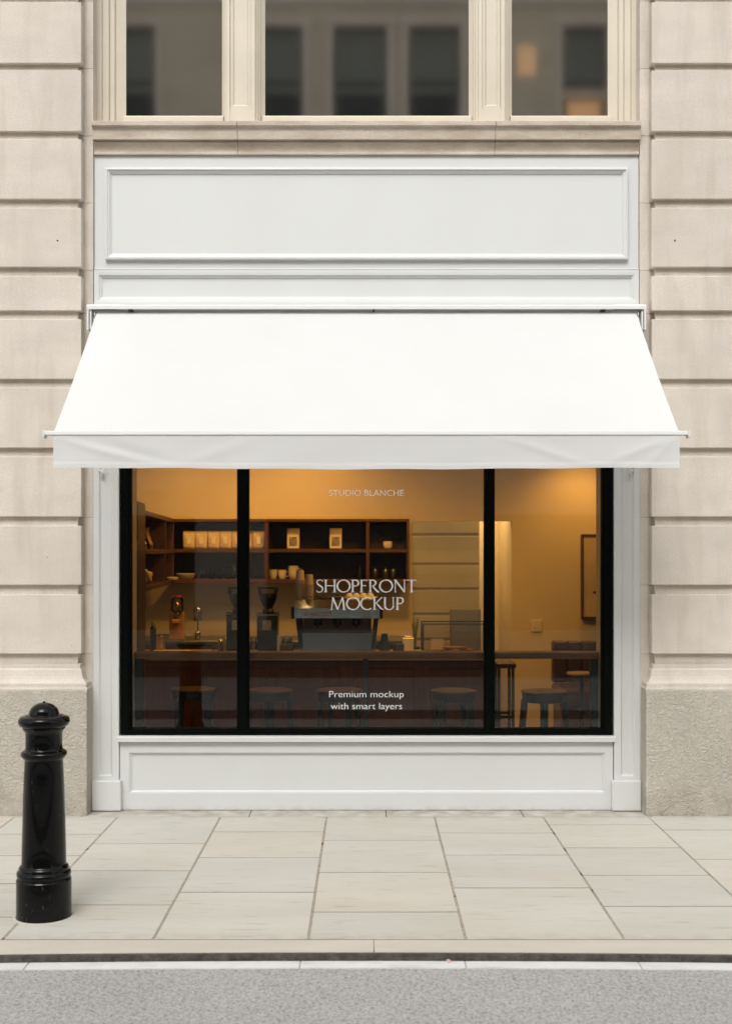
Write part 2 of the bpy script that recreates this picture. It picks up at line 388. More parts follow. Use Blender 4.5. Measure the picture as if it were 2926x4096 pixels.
# worn dirty face of the kerb and grit lying in the gutter
bm = bmesh.new()
xs = [-12 + 24 * i / 700 for i in range(701)]
strip(bm, xs, lambda x: kY(x) - 0.008, lambda x: kY(x) + 0.012, -0.2, -0.0025, jit=0.003)
struct('gutter', bm, M['gutter'])
bm = bmesh.new()
lx = [-12, -4.1, -2.75, -1.335, -0.262, 0.39, 1.075, 2.6, 4.1, 12]
for a, b in zip(lx, lx[1:]):
    xs = [a + 0.003 + (b - a - 0.006) * i / 10 for i in range(11)]
    strip(bm, xs, lambda x: kY(x) - 0.092, lambda x: kY(x) - 0.014, ZR - 0.01, ZR + 0.004, jit=0.0012)
struct('road_marking', bm, M['line'])

lf = bmesh.new()
lv = [(-.012, 0, 0), (-.004, .006, .003), (.006, .004, .004), (.014, -.002, .001), (.005, -.006, .002), (-.005, -.005, .001)]
a_ = [lf.verts.new(v) for v in lv]; b_ = [lf.verts.new((v[0], v[1], v[2] + .0012)) for v in lv]
lf.faces.new(a_[::-1]); lf.faces.new(b_)
for i in range(6): lf.faces.new((a_[i], a_[(i + 1) % 6], b_[(i + 1) % 6], b_[i]))
lf = obj('fallen_leaf', lf, M['leaf']); tag(lf, 'small dry pinkish leaf lying in the gutter between the kerb and the white line', 'leaf')
lf.location = (PX(995, -2.713), -2.722, ZR + .006); lf.rotation_euler = (R(35), R(15), R(-25))

# flagstones: columns run away from the camera, joints at depths read along each column
def dep(py): return 4364.8 / (py - 1225) - D0
cols = [(-2.12, -1.5, [1851.6, 1899.6, 1961.6, 2036]), (-1.5, -0.88, [1873, 1933, 2009]), (-0.88, -0.24, [1846.6, 1903.6, 1980.6]),
        (-0.24, 0.41, [1865.6, 1936.6, 2024.6]), (0.41, 1.065, [1849, 1898, 1971]), (1.065, 1.70, [1831, 1882, 1943, 2012]), (1.70, 2.33, [1842.6, 1907.6, 1985])]
x = 2.33
rnd = random.Random(3)
while x < 12: cols.append((x, x + 0.635, [1830 + rnd.uniform(0, 40), 1900 + rnd.uniform(0, 30), 1985 + rnd.uniform(0, 30)])); x += 0.635
x = -2.12
while x > -12: cols.append((x - 0.635, x, [1830 + rnd.uniform(0, 40), 1900 + rnd.uniform(0, 30), 1985 + rnd.uniform(0, 30)])); x -= 0.635
bm = bmesh.new()
YB = dep(1813.5)
for x0, x1, js in cols:
    ys = [YB] + [dep(j) for j in js] + [-2.530]
    for ya, yb in zip(ys, ys[1:]):
        g = 0.0055; dz = rnd.uniform(-0.0002, 0.0006)
        box(bm, x0 + 0.0055, x1 - 0.0055, yb + 0.0055, ya - 0.0055, -0.06, dz, bev=0.001)
# thin course along the wall
xs = [-12, -9, -6, -3.4, -1.72, -0.71, 0.12, 0.95, 1.72, 3.4, 6, 9, 12]
for a, b in zip(xs, xs[1:]):
    box(bm, a + .003, b - .003, YB + 0.003, 0.05, -0.06, rnd.uniform(-0.0002, 0.0005), bev=0.001)
struct('pavement', bm, M['york'])
# crumbling pale mortar between the slab columns
bm = bmesh.new(); rm = random.Random(9)
for x0 in sorted({c[0] for c in cols}):
    y = YB
    while y > -2.53:
        ln = rm.uniform(.02, .07)
        if rm.random() < .97: box(bm, x0 - rm.uniform(.0035, .0048), x0 + rm.uniform(.0035, .0048), max(-2.53, y - ln + rm.uniform(0, .004)), y, -.035, rm.uniform(-.0006, .0008))
        y -= ln
struct('pavement_mortar', bm, M['mortar'])
# far side of the street (seen only as reflections)
struct('far_pavement', B(-30, 30, -16.2, -12.05, -0.25, 0.06), M['york'])
struct('far_kerb', B(-30, 30, -12.05, -11.9, -0.25, 0.055), M['kerb'])

# ================================================================= STONE BUILDING
bl = thing('stone_building', 'pale limestone building with rusticated piers framing the white shopfront', 'building', (0, 0.5, 0), world=True)
rowsz = [(0.977, 1.339), (1.397, 1.759), (1.814, 2.182), (2.234, 2.602), (2.654, 3.02), (3.072, 3.283), (3.338, 3.70), (3.753, 4.118), (4.167, 4.54), (4.582, 4.955), (5.0, 5.37), (5.42, 5.79), (5.84, 6.21), (6.26, 6.6)]
for s in (-1, 1):
    # rusticated blocks
    pier = bmesh.new()
    jx = [1.7386, 2.95, 4.2, 5.4, 6.6, 7.8]
    for k, (z0, z1) in enumerate(rowsz):
        off = 0 if k % 2 == 0 else 0.55
        xs = [jx[0]] + [v + off for v in jx[1:-1]] + [7.8]
        for a, b in zip(xs, xs[1:]):
            box(pier, s * a, s * (b - 0.003), -0.10 + (0.001 * (k % 3)), -0.03, z0, z1, bev=0.0045, seg=2)
    pier = obj('pier', pier, M['stone'], bl)
    # recessed channel band behind the blocks
    box(b2 := bmesh.new(), s * 1.767, s * 7.79, -0.068, -0.0201, 0.80, 6.6)
    obj('channel_band', b2, M['stone'], pier)
    # flat strip between the blocks and the shopfront, jointed at every course
    b3 = bmesh.new(); zz = [0.0, 0.767] + [0.970] + [r[0] - 0.002 for r in rowsz[1:]] + [6.6]
    for za, zb in zip(zz, zz[1:]):
        box(b3, s * 1.6835, s * 7.5, -0.020, 0.45, za + 0.0008, zb - 0.0008, bev=0.0015)
    obj('jamb', b3, M['stone'], pier)
    # plinth and its moulded cap
    b4 = bmesh.new(); box(b4, s * 1.690, s * 7.82, -0.165, -0.0205, -0.012, 0.760, bev=0.004, seg=2)
    obj('plinth', b4, M['plinth'], pier)
    b5 = bmesh.new()
    prof = [(0.055, 0.7605), (0.055, 0.772), (0.050, 0.776), (0.050, 0.800), (0.044, 0.806), (0.036, 0.812), (0.026, 0.824), (0.018, 0.842), (0.013, 0.862), (0.009, 0.880), (0.003, 0.886), (0.0, 0.889), (0.0, 0.914), (-0.02, 0.9145)]
    ra = []
    for o_, z in prof:
        xi = 1.745 - o_; yi = -0.100 - o_
        ra.append([b5.verts.new((s * xi, -0.0202, z)), b5.verts.new((s * xi, yi, z)), b5.verts.new((s * 7.81, yi, z))])
    for p, q in zip(ra, ra[1:]):
        for i in (0, 1): b5.faces.new((p[i], p[i + 1], q[i + 1], q[i]))
    obj('plinth_cap', b5, M['stone'], pier)
# small fixing holes and pits in the stone faces: shallow dark plugs with a pale repair ring
def pit(px, py, r):
    x, z = PX(px, -0.1), PZ(py, -0.1)
    bm = bmesh.new(); lathe([(r, 0), (r * .8, 0.0022), (r * .2, 0.003)], 9, bm)
    for v in bm.verts: v.co = Vector((x + v.co.x * random.uniform(.7, 1.2), -0.0985 - v.co.z, z + v.co.y * random.uniform(.7, 1.2)))
    return bm
for k, (px, py, r) in enumerate([(128, 534, 0.0075), (1497, 534, 0.0075), (1281, 299, 0.003), (105, 1237, 0.004), (160, 1433, 0.003)]):
    if k == 2: continue
    obj('fixing_hole', pit(px, py, r), M['gutter'], bl)

# upper storey and hidden body of the building
obj('wall', boxes([(-7.8, 7.8, 0.02, 0.45, 6.6, 13.0), (-7.8, 7.8, 8.0, 8.3, -0.2, 13), (-7.8, -7.5, 0.46, 8, -0.2, 13), (7.5, 7.8, 0.46, 8, -0.2, 13),
                   (-1.68, 1.68, 0.30, 0.45, 3.0, 4.26)]), M['stone'], bl)
obj('roof', B(-7.9, 7.9, -0.2, 8.4, 13.0, 13.3), M['opp'], bl)
obj('upper_room', boxes([(-7.49, 7.49, 0.46, 7.99, 3.02, 3.2), (-3.5, 3.5, 4.0, 4.1, 3.21, 6.6), (-3.6, -3.5, 0.46, 4.0, 3.21, 6.6), (3.5, 3.6, 0.46, 4.0, 3.21, 6.6), (-7.49, 7.49, 0.46, 7.99, 6.61, 6.8)]), M['opp_dark'], bl)

# moulded stone sill
pr = [(0.04, PZ(345, 0)), (-0.018, PZ(345, 0)), (-0.018, PZ(342, 0)), (-0.012, PZ(338, 0)), (-0.013, PZ(333, 0)), (-0.020, PZ(327, 0)), (-0.032, PZ(322.5, 0)), (-0.035, PZ(321.5, 0)), (-0.035, PZ(318, 0)),
      (-0.028, PZ(317.5, 0)), (-0.028, PZ(316.3, 0)), (-0.058, PZ(315.8, 0)), (-0.060, PZ(297, 0)), (-0.062, PZ(294, 0)), (-0.068, PZ(290.5, 0)), (-0.082, PZ(289, 0)), (-0.084, PZ(288, 0)), (-0.084, PZ(279.5, 0)), (-0.080, PZ(278, 0)), (0.29, PZ(268, 0)), (0.29, PZ(345, 0))]
bm = bmesh.new()
for a, b in ((-1.680, PX(529, 0) - .0015), (PX(529, 0) + .0015, PX(1097, 0) - .0015), (PX(1097, 0) + .0015, 1.680)): extrude_x(bm, a, b, pr)
obj('window_sill', bm, M['sill'], bl)

# upper windows
YU = 0.13
ZT = 6.55
def ux(px): return PX(px, YU)
zsill = PZ(278, 0.06)
for i, (o0, g0, g1, o1) in enumerate(((224, 277, 491, 510), (571, 587, 1041, 1066), (1118, 1137, 1351, 1402))):
    o0 = (209, 559, 1109)[i]; o1 = (512, 1068, 1417)[i]
    X0, X1, a, b = ux(o0), ux(o1), ux(g0), ux(g1)
    zg = PZ(260, YU + .05)
    L = [ (X0, a, 0), (X1, b, 1) ]
    fb = bmesh.new()
    def jamb(xa, xb):      # stepped jamb from the outer edge xa to the glass edge xb
        d = xb - xa
        st = [(0.0, -0.02), (0.30, -0.02), (0.32, 0.004), (0.50, 0.010), (0.53, 0.032), (0.66, 0.036), (0.70, 0.055), (1.0, 0.075)]
        pts = [(xa + d * t, YU + y - 0.03) for t, y in st] + [(xb, YU + 0.12), (xa, YU + 0.12)]
        A = [fb.verts.new((x, y, zsill - .01)) for x, y in pts]; Bv = [fb.verts.new((x, y, ZT)) for x, y in pts]
        n = len(pts)
        for k in range(n):
            j = (k + 1) % n; fb.faces.new((A[k], A[j], Bv[j], Bv[k]))
        fb.faces.new(A[::-1]); fb.faces.new(Bv)
    jamb(X0, a); jamb(X1, b)
    extrude_x(fb, a - 0.012, b + 0.012, [(YU + .11, zsill - .02), (YU - 0.002, zsill - .02), (YU - .002, zg - .016), (YU + .012, zg - .012), (YU + .014, zg - .004), (YU + .04, zg), (YU + .11, zg)])
    win = obj('upper_window', fb, M['cream'], bl)
    obj('pane', B(a - 0.004, b + 0.004, YU + 0.05, YU + 0.056, zg - 0.005, ZT), M['glass_up'], win)
# flat cream pilasters between the windows
for (a, b) in ((512, 559), (1068, 1109)):
    X0, X1 = ux(a), ux(b)
    bm = bmesh.new()
    box(bm, X0, X1, YU - 0.045, YU + 0.1, zsill - .01, PZ(246, YU))
    frame(bm, X0 + .002, X1 - .002, PZ(245.5, YU), ZT, [(0, YU + .1), (0, YU - 0.040), (0.016, YU - 0.040), (0.022, YU - 0.034), (0.026, YU - 0.030)], close=True)
    obj('mullion', bm, M['cream'], bl)

# ================================================================= SHOPFRONT (painted joinery)
sf = thing('shopfront', 'white painted timber shopfront with panelled fascia, pilasters and stall riser', 'shopfront', (0, 0.03, 0), world=True)
W = 1.680
# fascia board with raised panel
bm = bmesh.new()
box(bm, -W, W, 0.0, 0.12, PZ(600, 0), PZ(345.5, 0))
fx0, fx1, fz0, fz1 = PX(233, -.03), PX(1393.5, -.03), PZ(575.5, -.03), PZ(371.5, -.03)
frame(bm, fx0, fx1, fz0, fz1, [(0, -0.0005), (0, -0.026), (0.003, -0.029), (0.010, -0.030), (0.013, -0.030), (0.0145, -0.022), (0.024, -0.020), (0.031, -0.012), (0.033, -0.012), (0.034, -0.006), (0.041, -0.004)], close=True)
fas = obj('fascia', bm, M['white'], sf)
# frieze below with recessed panel
bm = bmesh.new()
z0, z1 = PZ(676, 0), PZ(600, 0)
frame(bm, -W, W, z0, z1 - .001, [(0, 0.1), (0, -0.012), (0.012, -0.012), (0.014, -0.012), (0.030, -0.010), (0.032, -0.003), (0.040, 0.003), (0.043, 0.003), (0.044, 0.010), (0.050, 0.012)], close=True)
box(bm, -W, W, -0.013, 0.0, z1 - .0008, z1 + .010, bev=.003)
obj('frieze', bm, M['white'], sf)
# head behind the awning
zh = 2.96
obj('head', B(-1.53, 1.53, 0.004, 0.12, zh, PZ(676, 0) - .0005), M['white'], sf)
# pilasters
for s in (-1, 1):
    xo, xi = s * 1.686, s * PX(1361, 0)
    x0, x1 = min(xo, xi), max(xo, xi)
    bm = bmesh.new()
    zb = PZ(1733, -.03)
    frame(bm, x0, x1, zb, PZ(676, 0) - .0005, [(0, 0.12), (0, -0.016)])
    # face with a sunk panel between the stiles
    p0, p1 = sorted((s * PX(1361 + 14.5, 0), s * PX(1405, 0)))
    zt, zp = PZ(676, 0) - 0.0005, PZ(1722, 0)
    for a, b, c, d in ((x0, p0, zb, zt), (p1, x1, zb, zt), (p0, p1, zb, zp), (p0, p1, zt - .2, zt)):
        bm.faces.new([bm.verts.new(q) for q in ((a, -0.016, c), (b, -0.016, c), (b, -0.016, d), (a, -0.016, d))])
    frame(bm, p0, p1, zp, zt - .2, [(0, -0.016), (0.004, -0.010), (0.009, -0.004), (0.011, -0.004), (0.012, -0.001)], close=True)
    bmesh.ops.remove_doubles(bm, verts=bm.verts, dist=1e-5)
    pil = obj('pilaster', bm, M['white'], sf)
    xq = s * PX(1357.5, -.04)
    obj('pilaster_base', B(xq, s * 1.6895, -0.042, 0.12, 0.004, zb, bev=0.008, seg=3), M['white'], pil)
    # little cleat hook high on the pilaster
    hx = PX(228, 0) if s < 0 else PX(1397, 0); hz = PZ(1050, 0)
    hb = bmesh.new(); tube(hb, [(hx, -0.018, hz - .016), (hx, -0.030, hz - .018), (hx - .004 * s, -0.042, hz - .006), (hx, -0.040, hz + .008), (hx + .012, -0.034, hz + .016), (hx + .02, -.02, hz + .022)], 0.0045, 8)
    tube(hb, [(hx, -0.04, hz + .004), (hx - .012, -0.036, hz + .016), (hx - .02, -.02, hz + .02)], 0.004, 8)
    box(hb, hx - .008, hx + .008, -.024, -.014, hz - .03, hz + .012, bev=.003)
    obj('cleat', hb, M['awning_metal'], sf, smooth=True)
# sill, stall riser with sunk panel
obj('sill', extrude_x(bmesh.new(), PX(263, 0), PX(1362.5, 0), [(0.10, PZ(1648, 0)), (-0.030, PZ(1648, -.03)), (-0.034, PZ(1647, -.03)), (-0.034, PZ(1637.5, -.03)), (-0.030, PZ(1635.2, -.03)), (-0.020, PZ(1634, -.02)), (0.10, PZ(1632, 0) + 0.0)]), M['white'], sf)
bm = bmesh.new()
x0, x1 = PX(266, 0), PX(1359.5, 0)
q0, q1, qz0, qz1 = PX(287, 0), PX(1342, 0), PZ(1761, 0), PZ(1671, 0)
zt = PZ(1648.5, 0)
for a, b, c, d in ((x0, q0, .004, zt), (q1, x1, .004, zt), (q0, q1, .004, qz0), (q0, q1, qz1, zt)):
    bm.faces.new([bm.verts.new(q) for q in ((a, 0.0, c), (b, 0.0, c), (b, 0.0, d), (a, 0.0, d))])
frame(bm, q0, q1, qz0, qz1, [(0, 0.0), (0.001, 0.006), (0.006, 0.006), (0.010, 0.010), (0.014, 0.012), (0.016, 0.018)], close=True)
frame(bm, x0, x1, .004, zt, [(0, 0), (0, 0.12)])
bmesh.ops.remove_doubles(bm, verts=bm.verts, dist=1e-5)
obj('stall_riser', bm, M['white'], sf)

# black steel shop window
zb, zf = PZ(1612, 0.0), PZ(1633, 0.0)
wx0, wx1 = PX(268, 0), PX(1359, 0)
fr = bmesh.new()
box(fr, wx0, PX(285, 0), 0.004, 0.06, zf, zh, bev=.0015)
box(fr, PX(1341, 0), wx1, 0.004, 0.06, zf, zh, bev=.0015)
box(fr, PX(285, 0) + .0005, PX(1341, 0) - .0005, 0.005, 0.06, zf, PZ(1623, 0), bev=.0015)
box(fr, PX(285, 0) + .0005, PX(1341, 0) - .0005, 0.005, 0.06, zh - .05, zh, bev=.0015)
win = obj('shop_window', fr, M['black'], sf)
for a, b in ((530.5, 546.5), (1080, 1093)):
    bm = boxes([(PX(a, 0), PX(b, 0), 0.0035, 0.06, PZ(1622.8, 0), zh - .051)], bev=.0015)
    obj('window_mullion', bm, M['black'], win)
panes = ((PX(284.9, 0), PX(530.6, 0)), (PX(546.4, 0), PX(1080.1, 0)), (PX(1092.9, 0), PX(1341.1, 0)))
bead_i = (PX(292, 0) - PX(285, 0))
pane_objs = []
for a, b in panes:
    bm = bmesh.new()
    frame(bm, a, b, PZ(1623, 0), zh - .05, [(0, 0.014), (0.009, 0.014), (0.012, 0.020), (0.014, 0.030), (bead_i * 0.85, 0.034), (bead_i * 0.85, 0.058), (0, 0.058)])
    obj('glazing_bead', bm, M['black'], win)
    pane_objs.append(obj('pane', B(a + .008, b - .008, 0.040, 0.046, PZ(1620, 0), zh - .055), M['glass'], win))

# ---- lettering on the middle pane
YT = 0.0395
def text(body, px, py_base, cap_px, width_px, parent, name='lettering', off=0.0, mt='vinyl', Y=YT, depth=0.0003):
    cu = bpy.data.curves.new(name, 'FONT'); cu.body = body; cu.size = 1; cu.align_x = 'CENTER'; cu.offset = off; cu.extrude = 0
    cu.resolution_u = 6; cu.space_character = 1.0
    t = bpy.data.objects.new('tmp', cu); C.objects.link(t)
    bpy.context.view_layer.update()
    me = bpy.data.meshes.new_from_object(t.evaluated_get(bpy.context.evaluated_depsgraph_get()))
    bpy.data.objects.remove(t)
    xs = [v.co.x for v in me.vertices]
    sx = width_px / F * (Y + D0) / (max(xs) - min(xs)); sz = cap_px / F * (Y + D0) / 0.729
    cx = (max(xs) + min(xs)) / 2
    X, Z = PX(px, Y), PZ(py_base, Y)
    for v in me.vertices: v.co = Vector((X + (v.co.x - cx) * sx, Y, Z + v.co.y * sz))
    me.materials.append(M[mt])
    # one mesh per word: cut at the widest gaps between letters
    nw = body.count(' ')
    tb = bmesh.new(); tb.from_mesh(me); seen = set(); ext = []
    for v in tb.verts:
        if v in seen: continue
        st_ = [v]; seen.add(v); lo = hi = v.co.x
        while st_:
            q = st_.pop(); lo = min(lo, q.co.x); hi = max(hi, q.co.x)
            for e in q.link_edges:
                o_ = e.other_vert(q)
                if o_ not in seen: seen.add(o_); st_.append(o_)
        ext.append((lo, hi))
    tb.free(); ext.sort(); gaps = []; hi = ext[0][1]
    for a, b in ext[1:]:
        if a > hi: gaps.append((a - hi, (a + hi) / 2))
        hi = max(hi, b)
    gaps = sorted(gaps, reverse=True)[:nw]
    cuts = [-1e9] + sorted(g[1] for g in gaps) + [1e9]
    for a, b in zip(cuts, cuts[1:]):
        bw = bmesh.new(); bw.from_mesh(me)
        bmesh.ops.delete(bw, geom=[v for v in bw.verts if not a < v.co.x <= b], context='VERTS')
        obj(name, bw, M[mt], parent)
# thing > part > sub-part is the depth limit, so the lettering hangs from the shopfront like the window does
text('STUDIO BLANCHE', 813, 1101, 14.4, 165, sf, off=-0.001)
text('Premium mockup', 813, 1548, 15, 165, sf, off=-0.010)
text('with smart layers', 813, 1574.5, 15, 158, sf, off=-0.010)

kstroke = [0]
def stroke(bm, pts, ws, ox, sc):
    """ribbon through pts (unit cap height) with widths ws; every ribbon sits a hair apart in depth"""
    kstroke[0] += 1; y = YT - 0.00004 * (kstroke[0] % 7)
    P = [Vector(p) for p in pts]; L_, R_ = [], []
    if isinstance(ws, (int, float)): ws = [ws] * len(P)
    for i, p in enumerate(P):
        d = (P[min(i + 1, len(P) - 1)] - P[max(i - 1, 0)]).normalized(); n = Vector((-d.y, d.x)) * ws[i] / 2
        for lst, q in ((L_, p + n), (R_, p - n)): lst.append(bm.verts.new((ox[0] + q.x * sc, y, ox[1] + q.y * sc)))
    for i in range(len(P) - 1): bm.faces.new((L_[i], L_[i + 1], R_[i + 1], R_[i]))
TK, TN = 0.135, 0.075
def arc(cx, cy, rx, ry, a0, a1, n=22, tk=TK, tn=TN):
    pts, ws = [], []
    for i in range(n + 1):
        a = R(a0 + (a1 - a0) * i / n); pts.append((cx + rx * math.cos(a), cy + ry * math.sin(a)))
        ws.append(tn + (tk - tn) * abs(math.cos(a - 0.25)) ** 1.6)
    return pts, ws
def serif(x, y, w, up):
    h = 0.035; s = -1 if up else 1
    return [((x - w, y), (x - w * .35, y + s * h * .25), (x + w * .35, y + s * h * .25), (x + w, y)), [0.012, 0.05, 0.05, 0.012]]
def vstem(x, t=TK, top=True, bot=True, y0=0, y1=1):
    r = [([(x, y0), (x, y0 + .08), (x, (y0 + y1) / 2), (x, y1 - .08), (x, y1)], [t * 1.45, t * 1.04, t * .94, t * 1.04, t * 1.45])]
    if bot: r.append(serif(x, y0 + .015, t * 1.15, False))
    if top: r.append(serif(x, y1 - .015, t * 1.15, True))
    return r
def glyph(c):
    g = []
    if c == 'S':
        pts = [(.50, .84), (.46, .93), (.36, .985), (.25, .985), (.13, .93), (.08, .80), (.12, .66), (.24, .56), (.38, .46), (.48, .34), (.48, .18), (.38, .05), (.24, .012), (.11, .05), (.03, .17)]
        ws = [.045, .05, .055, .06, .07, .09, .11, .125, .125, .11, .09, .07, .06, .055, .05]
        P = []; 
        for i in range(len(pts) - 1):
            p0, p1, p2, p3 = pts[max(i - 1, 0)], pts[i], pts[i + 1], pts[min(i + 2, len(pts) - 1)]
            for t in (0, .33, .66):
                q = tuple(0.5 * ((2 * p1[k]) + (-p0[k] + p2[k]) * t + (2 * p0[k] - 5 * p1[k] + 4 * p2[k] - p3[k]) * t * t + (-p0[k] + 3 * p1[k] - 3 * p2[k] + p3[k]) * t ** 3) for k in (0, 1))
                P.append((q, ws[i] + (ws[i + 1] - ws[i]) * t))
        P.append((pts[-1], ws[-1]))
        g.append(([p for p, _ in P], [w_ for _, w_ in P])); return g, .56
    if c == 'H': g += vstem(.12); g += vstem(.76); g.append(([(.12, .52), (.76, .52)], TN)); return g, .88
    if c == 'O': p, w_ = arc(.5, .5, .455, .475, 0, 360, 44, TK * 1.05); g.append((p, w_)); return g, 1.0
    if c == 'P':
        g += vstem(.13); p, w_ = arc(.30, .735, .245, .235, 105, -110, 26); g.append(([(.13, .965)] + p, [TN] + w_)); return g, .60
    if c == 'F': g += vstem(.13, top=False); g.append(([(.05, .965), (.5, .965), (.55, .93)], [.06, .06, .11])); g.append(([(.13, .52), (.42, .52), (.46, .50)], [.055, .055, .10])); return g, .60
    if c == 'R':
        g += vstem(.13); p, w_ = arc(.29, .745, .235, .225, 105, -95, 24); g.append(([(.13, .965)] + p, [TN] + w_))
        g.append(([(.29, .52), (.46, .28), (.66, .06), (.80, .0)], [.08, TK, TK * 1.05, .05])); return g, .74
    if c == 'N':
        g += vstem(.13, TN * 1.05); g += vstem(.80, TN * 1.05, bot=False); g.append(([(.05, .985), (.14, .96), (.80, .03)], [.05, TK, TK])); return g, .92
    if c == 'T': g += vstem(.36, top=False); g.append(([(0, .90), (.04, .965), (.36, .965), (.68, .965), (.72, .90)], [.07, .06, .06, .06, .07])); return g, .72
    if c == 'M':
        g += [([(.08, 0), (.19, 1)], TN)]; g += [serif(.08, .012, .10, False)]
        g.append(([(.17, 1), (.52, .03)], TK)); g.append(([(.52, .03), (.87, 1)], TN)); g.append(([(.87, 1), (.95, .5), (.99, 0)], TK)); g += [serif(.99, .012, .13, False)]
        return g, 1.10
    if c == 'C': p, w_ = arc(.49, .5, .45, .475, 52, 310, 36, TK * 1.05); w_[0] = .10; g.append((p, w_)); return g, .84
    if c == 'K':
        g += vstem(.13); g.append(([(.66, .99), (.20, .50)], TN)); g += [serif(.66, .985, .08, True)]; g.append(([(.26, .55), (.60, .12), (.78, .0)], [TN, TK, .05])); return g, .72
    if c == 'U':
        pts = [(.13, 1), (.13, .35)]; ws = [TK, TK]; p, w_ = arc(.43, .33, .30, .31, 180, 360, 18); w_[-1] = TN
        g.append((pts + p + [(.73, 1)], ws + w_ + [TN])); g += [serif(.13, .985, .14, True), serif(.73, .985, .11, True)]; return g, .86
def serif_word(word, px0, px1, py0, py1):
    gl = [glyph(c) for c in word]; sp = .035
    tot = sum(a for _, a in gl) + sp * (len(word) - 1)
    Z0, Z1 = PZ(py1, YT), PZ(py0, YT); X0, X1 = PX(px0, YT), PX(px1, YT)
    sc = Z1 - Z0; kx_ = (X1 - X0) / (tot * sc); bm = bmesh.new(); x = 0
    for g, a in gl:
        for pts, ws in g: stroke(bm, [((x + p[0]) * kx_, p[1]) for p in pts], ws, (X0, Z0), sc)
        x += a + sp
    return obj('lettering', bm, M['vinyl'], sf)
serif_word('SHOPFRONT', 701, 924, 1287, 1315)
serif_word('MOCKUP', 733, 896, 1326, 1354)

# ================================================================= AWNING
aw = thing('awning', 'white fabric awning sloping out over the shop window with a straight valance', 'awning', (0, -0.1, 3.0), world=True)
YA0, YA1 = -0.075, -1.12
zA0, zA1 = PZ(689, YA0), PZ(958, YA1)
xa = 1.645
bm = bmesh.new(); NX, NY = 60, 16
grid = []
for j in range(NY + 1):
    t = j / NY; row = []
    for i in range(NX + 1):
        u = i / NX; sag = -0.014 * math.sin(math.pi * t)
        ed = 0.004 * math.sin(u * 9 + t * 2) * math.sin(math.pi * t)
        row.append(bm.verts.new((-xa + 2 * xa * u, YA0 + (YA1 - YA0) * t, zA0 + (zA1 - zA0) * t + sag + ed * .5)))
    grid.append(row)
for j in range(NY):
    for i in range(NX): bm.faces.new((grid[j][i], grid[j][i + 1], grid[j + 1][i + 1], grid[j + 1][i]))
can = obj('canopy', bm, M['fabric'], aw, smooth=True)
# valance hanging from the front bar, with soft diagonal creases towards the ends
zv0, zv1 = PZ(966, YA1 - .02), PZ(1040, YA1 - .02)
bm = bmesh.new(); NX, NY = 260, 24; grid = []
def crease(u, t):
    x = (u - 0.5) * 2 * xa; h = t * 0.18
    y = 0.0028 * math.sin(x * 3.1 + 1) * t + 0.0022 * math.sin(x * 7.3 + h * 20) * t * (1 - .4 * t)
    e = min(u, 1 - u) * 2 * xa; y *= 1.0; sgn = -1 if u < .5 else 1
    y += -0.0042 * math.exp(-((e - 0.04 - 0.62 * t ** 1.4) / (0.05 + .06 * t)) ** 2) * math.sin(math.pi * t) if u < .5 else -0.004 * math.exp(-((e - 0.03 - 0.40 * t) / 0.06) ** 2) * math.sin(math.pi * t)
    if u > .5: y += -0.0035 * math.exp(-((e - 0.02 - 0.16 * t) / 0.03) ** 2) * math.sin(math.pi * t)
    else: y += 0.004 * math.exp(-((e - 0.16 - 0.5 * t) / 0.09) ** 2) * math.sin(math.pi * t)
    y += -0.004 * math.exp(-((x - 0.95 - .5 * (t - .5)) / 0.07) ** 2) * math.sin(math.pi * t)
    y += -0.004 * math.exp(-((x + 0.78 + .4 * (t - .5)) / 0.09) ** 2) * math.sin(math.pi * t)
    return y * 1.0
for j in range(NY + 1):
    t = j / NY; row = []
    for i in range(NX + 1):
        u = i / NX; x = -xa + 2 * xa * u
        z = zv0 + (zv1 - zv0) * t - 0.004 * t * math.cos(x * 1.9) + .0015 * t * math.sin(x * 11)
        hem = -0.0022 if t > 0.86 else 0.0
        row.append(bm.verts.new((x, YA1 - 0.016 + crease(u, t) + hem, z)))
    grid.append(row)
for j in range(NY):
    for i in range(NX): bm.faces.new((grid[j][i], grid[j][i + 1], grid[j + 1][i + 1], grid[j + 1][i]))
val = obj('valance', bm, M['fabric'], aw, smooth=True)
xb = 1.690
bar = obj('front_bar', extrude_x(bmesh.new(), -xb, xb, [(YA1 + .03, zA1 - .02), (YA1 + .02, zA1 + .001), (YA1 - .008, zA1 + .003), (YA1 - .020, zA1 - .002), (YA1 - .022, zA1 - .018), (YA1 - .010, zA1 - .022)]), M['awning_metal'], aw)
for s in (-1, 1): obj('end_cap', B(s * (xb + .0005), s * (xb + .012), YA1 - .024, YA1 + .036, zA1 - .034, zA1 + .004, bev=.003), M['awning_metal'], bar)
